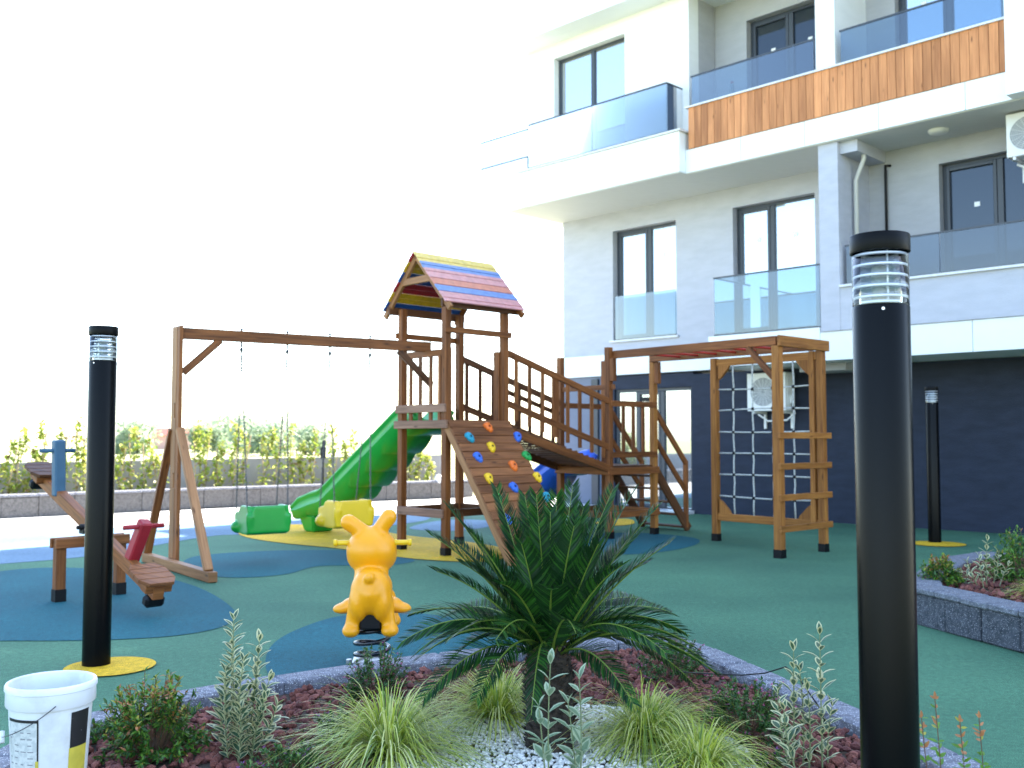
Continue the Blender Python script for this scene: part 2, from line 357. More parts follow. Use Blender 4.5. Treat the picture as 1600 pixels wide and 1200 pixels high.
# second floor
bbp('balcony_slab', FASC, -3.0, .87, -.3, 1.6, 5.972, 6.68, bevel=.01)
bbp('slab_coping', SILL, -3.03, .91, 1.3, 1.64, 6.68, 6.71)
bbp('balcony_slab', FASC, -4.4, -3.002, -4, 1.36, 6.22, 7.05, bevel=.01)
railing(-4.38, -3.02, 1.33, 7.08, 7.62, ret0=-3.0)
bbp('soffit', SOF, -3.3, SE, .0, 1.38, 5.96, 5.971)
bbp('soffit', SOF, -3.3, .86, 1.38, 1.57, 5.96, 5.971)
railing(-2.74, .6, 1.58, 6.74, 7.58, ret0=1.12, ret1=1.12, seams=(-1.1,))
wall('wall', WHT, -3.26, .74, 1.1, 6.69, 9.3, [(-2.5, -.7, 6.72, 9.0)])
window(-2.5, -.7, 6.72, 9.0, 1.1, (.5,), sill=False, stick=False)
bbp('wall', GRY, .66, .739, .28, .8, 6.69, 9.3)
def rf(mb):
    x = .875
    for w_ in (1.1, 1.15, 1.2, 1.25, .65): bb(mb, x, x + w_ - .008, .02, 1.42, 5.972, 6.37); x += w_
bp('fascia', FASC, rf)
def cl2(mb):
    n = 40; st = (6.17 - .95) / n
    for i in range(n): mb.bar(B(.95 + (i + .5) * st, 1.40 + R.uniform(0, .003), 6.375), B(.95 + (i + .5) * st, 1.40, 7.09), st - .008, .075, EN)
    bb(mb, .95, 6.17, 1.28, 1.36, 6.38, 7.085)
bp('wood_cladding', CLAD, cl2)
bbp('parapet_coping', SILL, .9, 6.18, 1.25, 1.47, 7.09, 7.12)
railing(.98, 3.28, 1.38, 7.14, 7.64); railing(3.72, 6.1, 1.38, 7.14, 7.64)
bbp('pier', WHT, 3.3, 3.62, .27, 1.36, 7.121, 9.3)
wall('wall', GRY, .741, 6.2, .27, 6.371, 9.3, [(1.4, 3.0, 6.6, 8.85), (4.1, 5.7, 6.6, 8.85)])
window(1.4, 3.0, 6.6, 8.85, .27, (.5,), m=PANED, sill=False, sash=0); window(4.1, 5.7, 6.6, 8.85, .27, (.5,), m=PANE, sill=False, sash=0)
bbp('balcony_bay', FASC, 6.185, SE + 1, .0, 1.65, 5.975, 9.3)
bbp('balcony_slab', FASC, -3.4, SE, .021, 1.66, 9.301, 10.0)
bbp('wall', WHT, -3.26, SE, .021, 1.1, 10.01, 20.2)
bbp('core_wall', GRY, SE + .01, 16, -.3, 1.1, 3.0, 20.2)
# pipes, lamp
def pipe(name, m, pts, r):
    mb = MB(); mb.tube(pts, r, 10); return mb.build(name, m, bld, loc=B(0, 0, 0), smooth=True)
pipe('drain_pipe', mat('cream_pipe', (.55, .53, .48), .5), [B(3.86, .95, 5.95), B(3.86, .95, 5.72), B(3.70, .9, 5.42), B(3.70, .9, 3.2)], .035)
pipe('gas_pipe', BLK, [B(3.98, .27, 5.72), B(3.92, .33, 5.72), B(3.92, .33, 5.6), B(3.92, .33, 3.8)], .022)
mb = MB(); mb.lathe([(.001, -.05), (.09, -.05), (.13, -.035), (.15, 0), (.15, .004)], 24, B(4.95, .8, 5.955)); mb.build('ceiling_lamp', WPL, bld, loc=B(0, 0, 0), smooth=True)
# air conditioners hang on the walls
GRL = mat('fan_grille', (.25, .26, .27), .5)
def aircon(s0, s1, k0, k1, z0, z1, label, fan=.3):
    t = thing('air_conditioner', B((s0 + s1) / 2, k0, z0), label, 'air conditioner', 'outdoor units on the facade')
    mb = MB(); bb(mb, s0, s1, k0, k1, z0, z1); bb(mb, s1, s1 + .012, k0 + .06, k1 - .05, z0 + .1, z1 - .06); bb(mb, s1 + .012, s1 + .05, k0 + .1, k0 + .2, z0 + .12, z0 + .26)
    mb.build('casing', WPL, t, loc=PW(t), bevel=.012)
    c = B(s0 + (s1 - s0) * .42, k1 + .004, (z0 + z1) / 2); mb = MB()
    for i in range(9):
        r = fan * (i + 1) / 9 * .93; mb.tube([c + ES * math.cos(a) * r + V((0, 0, math.sin(a) * r)) for a in [2 * PI * j / 28 for j in range(29)]], .0035, 4)
    for j in range(16):
        a = 2 * PI * j / 16; mb.tube([c + (ES * math.cos(a) + V((0, 0, math.sin(a)))) * .04, c + (ES * math.cos(a) + V((0, 0, math.sin(a)))) * fan * .93], .003, 4)
    mb.build('fan_grille', WPL, t, loc=PW(t)); mb = MB()
    ring = [c + ES * math.cos(2 * PI * j / 32) * fan * .95 + V((0, 0, math.sin(2 * PI * j / 32) * fan * .95)) for j in range(32)]
    mb.face([p - EN * .0035 for p in ring]); mb.build('fan_opening', GRL, t, loc=PW(t)); mb = MB()
    for f in (.15, .85):
        s = s0 + (s1 - s0) * f; bb(mb, s - .02, s + .02, k0 - .1, k1, z0 - .045, z0 - .005); bb(mb, s - .02, s + .02, k0 - .12, k0 - .08, z0 - .3, z0 - .005)
    mb.build('bracket', WPL, t, loc=PW(t))
    mb = MB(); mb.tube([B(s1 + .04, k0 + .15, z0 + .15), B(s1 + .07, k0 + .14, z0 - .05), B(s1 - .1, k0 + .1, z0 - .16), B(s0 + .25, k0 + .05, z0 - .17), B(s0 + .05, k0 + .03, z0 - .05)], .018, 6); mb.build('refrigerant_hose', WPL, t, loc=PW(t), smooth=True)
    return t
aircon(1.42, 2.16, .12, .43, 1.87, 2.52, 'white air conditioner unit on the navy ground floor wall behind the rope net', .26)
aircon(5.93, 6.6, .62, .92, 5.32, 5.93, 'white air conditioner unit high in the recessed balcony at the right edge', .25)
# bottle on the ledge above the wood
t = thing('bottle', B(1.75, 1.3, 7.12), 'small white bottle with red cap standing behind the upper glass railing', 'bottle')
mb = MB(); mb.lathe([(.001, 0), (.04, 0), (.04, .17), (.018, .21), (.018, .23)], 14, B(1.75, 1.31, 7.121)); mb.build('bottle_body', WPL, t, loc=PW(t), smooth=True)
mb = MB(); mb.lathe([(.024, .23), (.024, .27), (.001, .27)], 14, B(1.75, 1.31, 7.121)); mb.build('cap', REDM, t, loc=PW(t))

# ------------------------------------------------------------------ play structure
P1, P2, P3 = V((-1.39, 12.63, 0)), V((-.79, 11.95, 0)), V((-.70, 13.29, 0)); P4 = P2 + P3 - P1
QA, QB, R1, R3, R2 = V((1.36, 13.98, 0)), V((2.08, 14.64, 0)), V((3.14, 11.76, 0)), V((3.86, 12.42, 0)), V((2.80, 13.73, 0))
QC = V((.72, 14.77, 0)); QD = QB + (QC - QA)
Z = V((0, 0, 1)); A_ = (P3 - P1).normalized(); B_ = (P2 - P1).normalized()
play = thing('play_structure', (P1 + P4) / 2, 'wooden playground set with rainbow roofed tower, slides, sloping bridge, rope net and swing beam', 'play structure')
def pp(name, m, fn, parent=None, bevel=.005, smooth=False, label=None):
    mb = MB(); fn(mb); p = parent or play; o = mb.build(name, m, p, loc=PW(p), bevel=bevel, smooth=smooth)
    if label: o['label'] = label
    return o
def pbar(name, m, p0, p1, w_, h_, up=(0, 0, 1), parent=None, label=None): return pp(name, m, lambda mb: mb.bar(p0, p1, w_, h_, up), parent, label=label)
def upz(p, z): return V((p[0], p[1], z))
def post(p, z1, m=W, sz=.088, z0=0, name='post', side=None, foot=True):
    o = pp(name, m, lambda mb: mb.bar(upz(p, z0 + .09), upz(p, z1), sz, sz, side or A_))
    if foot: pp('post_foot', BLK, lambda mb: mb.bar(upz(p, z0), upz(p, z0 + .1), sz + .008, sz + .008, side or A_), parent=o, bevel=0)
    return o
DK = 1.6
for p in (P1, P2, P3, P4): post(p, 3.04, W, name='tower_post')
# deck
pp('tower_deck', WD, lambda mb: [mb.bar(upz(P1 + (P2 - P1) * 0 + (P3 - P1) * ((i + .5) / 8) - B_ * .0, DK - .02), upz(P2 + (P3 - P1) * ((i + .5) / 8), DK - .02), .11, .03) for i in range(8)])
def face_board(p, q, z, h, th=.03, out=None, ext=.05, m=W, name='rail', label=None):
    d = (q - p).normalized(); o = (out or V((0, 0, 0)))
    return pbar(name, m, upz(p - d * ext + o, z), upz(q + d * ext + o, z), th, h, label=label)
oA = -A_ * .06; oB = B_ * .06
face_board(P1, P2, 1.57, .10, out=oA, m=WG, ext=.09); face_board(P1, P2, 1.765, .10, out=oA, m=WG, ext=.06)
face_board(P3, P4, 1.57, .10, out=A_ * .06); face_board(P1, P3, 1.57, .10, out=-oB); face_board(P2, P4, 1.56, .08, out=-oB * .2, m=WD)
face_board(P1, P2, 2.44, .085, out=-oA * .0, ext=-.04, m=W)
for f in (.2, .42, .66, .86):
    p = P1 + (P2 - P1) * f; pbar('baluster', W, upz(p - A_ * .0, 1.6), upz(p, 2.41), .055, .03, A_)
face_board(P2, P4, 2.705, .075, out=oB, ext=.07); face_board(P1, P3, 2.705, .075, out=-oB, ext=.07)
face_board(P1, P2, .50, .10, out=oA, ext=.02, m=WG); face_board(P1, P3, .50, .09, out=oB * .3, ext=0, m=WD); face_board(P2, P4, .50, .09, out=-oB * .3, ext=0, m=WD); face_board(P3, P4, .5, .09, m=WD, ext=0)
for f in (.08, .92):
    p = P2 + (P4 - P2) * f - B_ * 0; pbar('side_board', WD if f < .5 else W, upz(p + (P3 - P1).normalized() * .02 - B_ * .08, 1.6), upz(p + A_ * .02 - B_ * .08, 2.5), .10, .03, A_)
# roof
RC = (P1 + P4) / 2; RH, RE, HW, HL = 3.70, 3.02, .655, .655
cols = {'y': 0, 'b': 1, 'r': 2, 'p': 3}
def paint(name, c): return mat(name, c, .34, coat=.3, var=.25, scale=14, stretch=(1, 1, 1), bump=.3, bscale=90, spec=.6)
RML = [paint('skylit_yellow_roof_paint', (.80, .55, .12)), paint('skylit_blue_roof_paint', (.13, .24, .55)), paint('skylit_rose_roof_paint', (.66, .27, .28)), paint('skylit_coral_roof_paint', (.66, .20, .13))]  # right slope paints lightened, sky glare on the planks is in the colour
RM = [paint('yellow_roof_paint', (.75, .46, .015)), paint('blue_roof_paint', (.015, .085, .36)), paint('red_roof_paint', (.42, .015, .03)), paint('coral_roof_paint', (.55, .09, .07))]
def slope(sgn, seq, bs):
    def fn(mb):
        top = RC + Z * RH; n = len(seq); dn = (bs * sgn * HW + Z * (RE - RH)); L = dn.length; dnn = dn.normalized()
        for i, c in enumerate(seq):
            c0 = top + dn * ((i + .5) / n); nrm = A_.cross(dnn) * (1 if A_.cross(dnn).z > 0 else -1)
            mb.bar(c0 - A_ * HL + nrm * .005 * (i % 2), c0 + A_ * HL + nrm * .005 * (i % 2), L / n - .005, .018, nrm, m=cols[c])
    return fn
roof = pp('roof_slope', RML, slope(1, 'yyybbrrrppbbrrr', B_), bevel=.002, label='right roof slope of yellow, blue and red painted planks')
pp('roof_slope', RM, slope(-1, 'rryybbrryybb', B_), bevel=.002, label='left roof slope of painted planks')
for e in (-1, 1):
    for sgn in (-1, 1):
        t0 = RC + Z * (RH - .05) + A_ * e * (HL - .06); dn = B_ * sgn * HW + Z * (RE - RH)
        pbar('rafter', WP if e < 0 else W, t0 - dn * .02, t0 + dn * 1.04, .045, .075, B_ * sgn * .7 + Z * .66)
    c = RC + A_ * e * (HL - .06); pbar('collar_tie', WP if e < 0 else W, upz(c - B_ * .31, 3.35), upz(c + B_ * .31, 3.35), .04, .085)
for sgn in (-1, 1): pbar('eave_beam', WD, upz(RC - A_ * (HL - .02) + B_ * sgn * (HW - .1), RE + .0), upz(RC + A_ * (HL - .02) + B_ * sgn * (HW - .1), RE + .0), .04, .10)
# climbing wall
CT, CB = 1.62, 0.0; run = 1.22; cdir = (B_ * run + Z * (CB - CT)); cl_ = cdir.length; cdn = cdir.normalized(); cw = (P4 - P2); cn = cw.normalized().cross(cdn); cn = cn if cn.z > 0 else -cn
W0 = upz(P2 - A_ * .01 + B_ * .06, CT)
def cwall(mb):
    n = 17
    for i in range(n):
        c0 = W0 + cdir * ((i + .5) / n); mb.bar(c0 - A_ * .03 + cn * .004 * (i % 2), c0 + A_ * (cw.length + .03) + cn * .004 * (i % 2), cl_ / n - .007, .026, cn)
cwl = pp('climbing_wall', WC, cwall, bevel=.003)
for f in (-.01, cw.length + .01): pbar('stringer', WP if f < 0 else WC, W0 + A_ * f - cn * .06, W0 + A_ * f + cdir - cn * .06, .04, .09, cn, parent=cwl)
HC = {'o': mat('orange_hold', (.85, .16, .012), .45), 't': mat('teal_hold', (.01, .27, .38), .45), 'b': mat('blue_hold', (.03, .13, .55), .45), 'y': mat('yellow_hold', (.85, .50, .006), .45), 'g': mat('green_hold', (.01, .30, .05), .45)}
HN = dict(o='orange', t='teal', b='blue', y='yellow', g='green')
for (u, v, c) in ((761, 669, 'o'), (732, 685, 't'), (807, 684, 'b'), (766, 700, 'y'), (745, 716, 'b'), (821, 714, 'g'), (800, 729, 'o'), (762, 749, 'y'), (838, 747, 'y'), (801, 763, 'b'), (776, 780, 'g'), (852, 778, 't'), (831, 792, 'y'), (790, 813, 'b')):
    d = ray(u, v); tt = (W0 - CP).dot(cn) / d.dot(cn); p = CP + d * tt; mb = MB()
    rz = Matrix((A_, cdn, cn)).transposed(); k = R.uniform(-.5, .5); rot = rz @ Matrix.Rotation(k, 3, 'Z')
    mb.ell(p + rot @ V((0, -.028, .02)), (.058, .043, .042), rot, 12); mb.ell(p + rot @ V((.008, .032, .018)), (.042, .05, .036), rot, 12); mb.ell(p + rot @ V((-.024, .012, .026)), (.026, .044, .030), rot, 12); mb.ell(p + rot @ V((.03, .006, .024)), (.024, .044, .030), rot, 12)
    o = mb.build('climbing_hold', HC[c], cwl, loc=PW(cwl), smooth=True); o['label'] = HN[c] + ' climbing hold'
    mb = MB(); mb.ell(p + rot @ V((.004, .004, .053)), (.013, .015, .006), rot, 10); mb.build('finger_pocket', BLK, o, loc=PW(o), smooth=True)
# bridge
def railset(pa, pb, za, zb, m, nb, wide=()):
    pbar('rail', m, upz(pa, za + .92), upz(pb, zb + .92), .045, .085); pbar('rail', m, upz(pa, za + .28), upz(pb, zb + .28), .035, .085)
    for i in range(nb):
        f = (i + .6) / (nb + .2); p = pa + (pb - pa) * f; z = za + (zb - za) * f; ww = .12 if i in wide else .06
        pbar('baluster', m, upz(p, z + .1), upz(p, z + .93), ww, .028, Z.cross((pb - pa).normalized()))
bo = (P2 - P1).normalized() * .02
railset(P4 + bo + A_ * .05, QA + bo, 1.56, .99, W, 8, (3,)); railset(P3 - bo, QC - bo, 1.56, .99, WD, 8, (4,))
pbar('rail', WD, upz(P4 - bo * 2, 2.02), upz(P4 - bo * 2 + (QA - P4) * .52, 1.72), .03, .06)
pbar('bridge_beam', W, upz(P4 + bo, 1.51), upz(QA + bo, .97), .05, .11); pbar('bridge_beam', WD, upz(P3 - bo, 1.51), upz(QC - bo, .97), .05, .11)
def brd(mb):
    for i in range(18):
        f = (i + .5) / 18; p = P4 + (QA - P4) * f; q = P3 + (QC - P3) * f; z = 1.585 - .57 * f; mb.bar(upz(p + (p - q) * .03, z), upz(q, z), .10, .028)
pp('bridge_deck', WD, brd)
# second platform
for p, z1 in ((QA, 2.68), (QB, 2.62), (QC, 2.6), (QD, 2.6)): post(p, z1, WR if p is QB else W, side=(QB - QA))
qa = (QB - QA).normalized(); qb = (QA - QC).normalized()
def plat(mb):
    for i in range(9):
        f = (i + .5) / 9; mb.bar(upz(QC + (QA - QC) * f, 1.0), upz(QD + (QB - QD) * f, 1.0), .105, .028)
pp('platform_deck', WD, plat)
for (p, q, o) in ((QA, QB, qb), (QC, QD, -qb), (QA, QC, -qa), (QB, QD, qa)): face_board(p, q, .94, .10, out=o * .06); face_board(p, q, .33, .09, out=o * .06, m=W)
face_board(QA, QB, 1.89, .08, out=qb * .05, ext=.02); face_board(QA, QB, 1.17, .08, out=qb * .05, ext=.02)
for f in (.28, .5, .72): p = QA + (QB - QA) * f; pbar('baluster', W, upz(p + qb * .03, 1.15), upz(p + qb * .03, 1.9), .06, .028, Z.cross(qa))
face_board(QC, QD, 1.89, .08, out=-qb * .05, ext=.02); face_board(QA, QC, 2.12, .07, ext=.12, m=W)
# stairs
for k_, b0 in enumerate((QB - qb * .04, QD + qb * .06)):
    f0 = upz(b0 + qa * .04, .98); f1 = upz(b0 + qa * .86, .02)
    pbar('stair_stringer', WD, f0, f1 + (f1 - f0).normalized() * 0, .045, .14)
    pbar('handrail', W, upz(b0 + qa * .02, 1.88), upz(b0 + qa * .8, 1.03), .045, .08); pbar('handrail', W, upz(b0 + qa * .02, 1.45), upz(b0 + qa * .78, .62), .035, .08)
    pbar('stair_post', W, upz(b0 + qa * .80, .05), upz(b0 + qa * .80, 1.06), .07, .05, qa)
def mk_tread(i):
    f = (i + .7) / 5; z = .98 * (1 - f); pbar('stair_tread', WD, upz(QB - qb * .06 + qa * (.05 + .8 * f), z), upz(QD + qb * .08 + qa * (.05 + .8 * f), z), .15, .03)
for i in range(5): mk_tread(i)
# monkey bars and net frame
for p in (R1, R3, R2): post(p, 2.5, WR, .1 if p is R1 else .09, side=(R3 - R1))
ra = (R3 - R1).normalized(); rb = (R1 - QA).normalized()
pbar('monkey_bar_beam', W, upz(QA - rb * .0 + ra * .05, 2.575), upz(R1 - rb * .0, 2.56), .05, .11); pbar('monkey_bar_beam', W, upz(QB - ra * .05, 2.575), upz(R3 + rb * .03, 2.56), .05, .11)
pbar('end_beam', WR, upz(R1 - ra * .07 + rb * .07, 2.55), upz(R3 + ra * .07 + rb * .07, 2.55), .04, .13)
for i in range(7):
    f = .2 + i * .115; p = QA + (R1 - QA) * f + ra * .05; q = QB + (R3 - QB) * f - ra * .05
    pp('monkey_bar_rung', REDM, lambda mb: mb.tube([upz(p, 2.56), upz(q, 2.56)], .017, 10), bevel=0, smooth=True)
for p in (QA, QB): pbar('corbel', W, upz(p + rb * .085, 2.2), upz(p + rb * .085, 2.52), .08, .07, ra)
pbar('brace', W, upz(R1 - rb * .42, 2.5), upz(R1 - rb * .05, 2.12), .05, .07, Z)
for i in range(4):
    z = .34 + i * .365; pbar('ladder_rung', WR, upz(R1 - ra * .09 + rb * .07, z), upz(R3 + ra * .09 + rb * .07, z + .0), .035, .075)
nf = (R3 - R2); nd = nf.normalized(); NS = R2 + nd * .07; NE = R3 - nd * .16
pbar('net_post', WR, upz(R3 - nd * .12, .3), upz(R3 - nd * .12, 2.5), .07, .07, nd)
pbar('net_frame_rail', WR, upz(R2, 2.44), upz(R3, 2.44), .04, .1); pbar('net_frame_rail', WR, upz(R2, .33), upz(R3, .33), .045, .1)
for (p, z, dx, dz) in ((NS, 2.4, 1, -1), (NE, 2.4, -1, -1), (NS, .37, 1, 1), (NE, .37, -1, 1)):
    c = upz(p, z); pp('corner_brace', WR, lambda mb: mb.prism([c - ra * .02, c - ra * .02 + nd * dx * .2, c - ra * .02 + nd * dx * .17 + Z * dz * .05, c - ra * .02 + nd * dx * .05 + Z * dz * .17, c - ra * .02 + Z * dz * .2], ra * .04), bevel=0)
ROPE = mat('white_rope', (.62, .62, .58), .8, c2=(.3, .3, .28), scale=60)
nw = (NE - NS).length; vx = [.17, .39, .61, .83]; hz = [.62, .91, 1.20, 1.49, 1.78, 2.07]
net = pp('climbing_net', ROPE, lambda mb: [mb.tube([upz(NS + nd * nw * f + ra * .01 * math.sin(j * 2.1 + f * 9), .37 + 2.03 * j / 14) for j in range(15)], .011, 6) for f in vx] +
    [mb.tube([upz(NS + nd * nw * (j / 12), z - .015 * math.sin(PI * j / 12) * math.cos(z * 9)) for j in range(13)], .011, 6) for z in hz], bevel=0, smooth=True)
for f in vx:
    for z in hz: pp('net_joint', BLK, lambda mb: mb.ell(upz(NS + nd * nw * f, z - .015 * math.sin(PI * f) * math.cos(z * 9)), (.027, .027, .024), None, 8), parent=net, bevel=0, smooth=True)
# slides
def slide(name, start, d, s, zpath, m, Wd=.27, lip=.17, skirt=.16, waves=5.0, label=None):
    d = d.normalized(); sd = V((-d.y, d.x, 0)); L = zpath[-1][0]; N = 70; mb = MB(); rings = []
    def zz(x):
        for (x0, z0), (x1, z1) in zip(zpath, zpath[1:]):
            if x <= x1: t = (x - x0) / (x1 - x0); t = t * t * (3 - 2 * t) if (x0, z0) != zpath[1] else t; return z0 + (z1 - z0) * t
        return zpath[-1][1]
    zs = [zz(L * i / N) for i in range(N + 1)]
    for _ in range(6): zs = [zs[0]] + [(zs[i - 1] + 2 * zs[i] + zs[i + 1]) / 4 for i in range(1, N)] + [zs[-1]]
    for i in range(N + 1):
        x = L * i / N; z = zs[i]; f = i / N; sk = (skirt + .085 * abs(math.sin(f * PI * waves)) ** .6) * (.55 + .6 * math.sin(PI * min(1, f * 1.05 + .08)))
        lp = lip * (1 if f > .06 else .6 + f * 6); fl = .02 * math.sin(f * PI * waves)
        if f > .93: lp *= 1 - (f - .93) * 8
        sec = [(-Wd - .005, -sk), (-Wd - .02, -.02), (-Wd - .05 , .01), (-Wd - .05, .03), (-Wd - .025, .05), (-Wd - .03, lp - .05), (-Wd - .055, lp - .03), (-Wd - .055, lp), (-Wd, lp + .02), (-Wd + .05, lp), (-Wd + .07, .06), (-Wd + .12, .005), (0, -.01)]
        sec = sec + [(-a, b) for a, b in reversed(sec[:-1])]
        c = upz(start + d * x, z); rings.append([c + sd * a + Z * b for a, b in sec])
    n = len(rings[0]); k = 0
    for r in rings: mb.v += [tuple(p) for p in r]
    for i in range(N):
        for j in range(n):
            j2 = (j + 1) % n; mb.f.append((i * n + j, i * n + j2, (i + 1) * n + j2, (i + 1) * n + j)); mb.m.append(0); mb.uv.append([(0, 0)] * 4)
    for r, rev in ((0, 0), (N, 1)): f_ = tuple(r * n + j for j in range(n)); mb.f.append(f_ if rev else tuple(reversed(f_))); mb.m.append(0); mb.uv.append([(0, 0)] * n)
    o = mb.build(name, m, play, loc=PW(play), smooth=True); o['label'] = label
    e = upz(start + d * (L - .28), 0); f = MB(); lo = [e - d * .13 - sd * .17, e + d * .13 - sd * .17, e + d * .13 + sd * .17, e - d * .13 + sd * .17]; hi = [e - d * .26 - sd * .25 + Z * .27, e + d * .2 - sd * .25 + Z * .27, e + d * .2 + sd * .25 + Z * .27, e - d * .26 + sd * .25 + Z * .27]
    f.raw(lo + hi, [(3, 2, 1, 0), (4, 5, 6, 7), (0, 1, 5, 4), (1, 2, 6, 5), (2, 3, 7, 6), (3, 0, 4, 7)]); f.build('slide_foot', m, o, loc=PW(o), bevel=.03)
    return o
slide('slide', (P1 + P3) / 2 + B_ * .05, -B_, 1, [(0, 1.64), (.35, 1.62), (2.35, .45), (3.15, .30)], GREENP, .28, .19, .14, 8.0, 'long green plastic slide')
slide('slide', (QC + QD) / 2, -qb, 1, [(0, 1.02), (.3, 1.0), (1.5, .35), (2.0, .25)], BLUEP, .25, .2, .10, 5.0, 'blue plastic slide behind the bridge')
# swing frame
SA = V((-3.67, 10.89, 0)); SB = V((-1.05, 12.30, 0)); sd_ = (SB - SA).normalized(); sq = V((sd_.y, -sd_.x, 0)); sq = V((.61, -.79, 0)).normalized()
beam = pbar('swing_beam', W, upz(SA + sd_ * .04, 2.555), upz(SB + sd_ * .04, 2.53), .07, .125)
for sgn, mm in ((-1, WP), (1, W)): pbar('swing_post', mm if sgn < 0 else W, upz(SA + sq * sgn * .07, .02), upz(SA + sq * sgn * .07, 2.63), .04, .10, sq)
for z0, z1 in ((.1, .86), (1.02, 1.62), (1.78, 2.62)): pbar('swing_post_spacer', WP, upz(SA, z0), upz(SA, z1), .05, .08, sq)
G1, G2 = V((-4.13, 11.36, 0)), V((-2.97, 9.83, 0))
pbar('swing_base_beam', WP, upz(G1 - sq * .05, .055), upz(G2 + sq * .12, .055), .09, .1)
for p, sgn in ((G1, -1), (G2, 1)): pbar('swing_leg', WP if sgn > 0 else W, upz(p, .1), upz(SA + sq * sgn * .115, 1.5), .07, .085, sd_)
pbar('brace', W, upz(SA + sd_ * .06, 2.12), upz(SA + sd_ * .46, 2.5), .06, .08)
pbar('brace', WD, upz(SB - sd_ * .38, 2.47), upz(SB + sd_ * .06, 2.06), .06, .075)
def onbeam(u):
    k = (u - 800) / F * .9985; t = (k * SA.y - SA.x) / (sd_.x - k * sd_.y); return SA + sd_ * t
HK = [onbeam(u) for u in (375, 447, 514, 577)]
for p in HK: pp('swing_hook', DARKSTEEL, lambda mb: (mb.tube([upz(p, 2.43), upz(p, 2.64)], .011, 6), mb.ell(upz(p, 2.63), (.022, .022, .012), None, 8), mb.ell(upz(p, 2.40), (.02, .02, .03), None, 8)), parent=beam, bevel=0)

# ------------------------------------------------------------------ swings (hang from the beam)
CHS = mat('weathered_chain_steel', (.16, .16, .17), .45, .9)
def chain(mb, p, q):
    p = V(p); q = V(q); L = (q - p).length; n = int(L / .034); d = (q - p).normalized(); a = d.cross(V((.3, .9, .1))).normalized(); b = d.cross(a)
    for i in range(n):
        c = p + d * (L * (i + .5) / n); s = a if i % 2 else b; k = len(mb.v); M = 10
        for j in range(M):
            th = 2 * PI * j / M; o = c + d * math.cos(th) * .023 + s * math.sin(th) * .010; nn = d.cross(s); rd = (d * math.cos(th) * .5 + s * math.sin(th)).normalized()
            for x in range(3): ph = 2 * PI * x / 3; mb.v.append(tuple(o + (rd * math.cos(ph) + nn * math.sin(ph)) * .0038))
        for j in range(M):
            for x in range(3): mb.f.append((k + j * 3 + x, k + j * 3 + (x + 1) % 3, k + ((j + 1) % M) * 3 + (x + 1) % 3, k + ((j + 1) % M) * 3 + x)); mb.m.append(0); mb.uv.append([(0, 0)] * 4)
def swing(h0, h1, zc, m, label, yaw, off):
    c = (h0 + h1) / 2 + off; t = thing('swing', upz(c, zc), label, 'swing', 'bucket swings on the beam')
    ax = Matrix.Rotation(yaw, 3, 'Z') @ sd_; ay = V((ax.y, -ax.x, 0))      # ax: width, ay: back
    def L(x, y, z): return upz(c, zc) + ax * x + ay * y + Z * z
    mb = MB(); w_, l_ = .215, .235
    prof = [(-.25, -.09), (-.2, -.15), (-.05, -.17), (.17, -.17), (.235, -.1), (.245, .04), (.215, .06), (.2, .15), (-.03, .15), (-.07, .13), (-.12, .08), (-.2, .07), (-.25, .04)]
    for sx in (-1, 1): mb.prism([L(sx * w_ - .025, y, z) for y, z in prof], ax * .05)
    mb.prism([L(-w_, -.2, -.17), L(w_, -.2, -.17), L(w_, .2, -.17), L(-w_, .2, -.17)], Z * .05)
    mb.prism([L(-w_ - .02, .235, -.15), L(w_ + .02, .235, -.15), L(w_ + .045, .235, -.02), L(w_ + .045, .235, .06), L(w_ - .01, .235, .07), L(w_ - .04, .235, .15), L(-w_ + .04, .235, .15), L(-w_ + .01, .235, .07), L(-w_ - .045, .235, .06), L(-w_ - .045, .235, -.02)], -ay * .05); mb.ell(L(-w_ - .0, -.17, -.10), (.09, .09, .075), None, 16); mb.ell(L(w_ + .0, -.17, -.10), (.09, .09, .075), None, 16)
    mb.prism([L(-w_, -.25, -.02), L(w_, -.25, -.02), L(w_, -.2, -.02), L(-w_, -.2, -.02)], Z * .08)
    mb.ell(L(0, -.22, .02), (.05, .05, .09), None, 12); mb.prism([L(-.03, -.24, -.17), L(.03, -.24, -.17), L(.03, -.2, -.17), L(-.03, -.2, -.17)], Z * .2)
    o = mb.build('seat', m, t, loc=PW(t)); r = o.modifiers.new('r', 'REMESH'); r.mode = 'VOXEL'; r.voxel_size = .010; r.use_smooth_shade = True
    s = o.modifiers.new('s', 'SMOOTH'); s.iterations = 9; s.factor = .7
    for hk, sx in ((h0, -1), (h1, 1)):
        for y in (-.2, .17):
            q = L(sx * (w_ + .02), y, .05 if y < 0 else .12); mb = MB(); chain(mb, upz(hk, 2.4), q); mb.build('chain', CHS, t, loc=PW(t), smooth=True)
swing(HK[0], HK[1], .50, GREENP, 'green plastic bucket swing hanging on the left half of the beam', .1, V((.0, .0, 0)))
swing(HK[2], HK[3], .53, YELP, 'yellow plastic bucket swing hanging nearer the tower', .15, V((-.03, -.03, 0)))

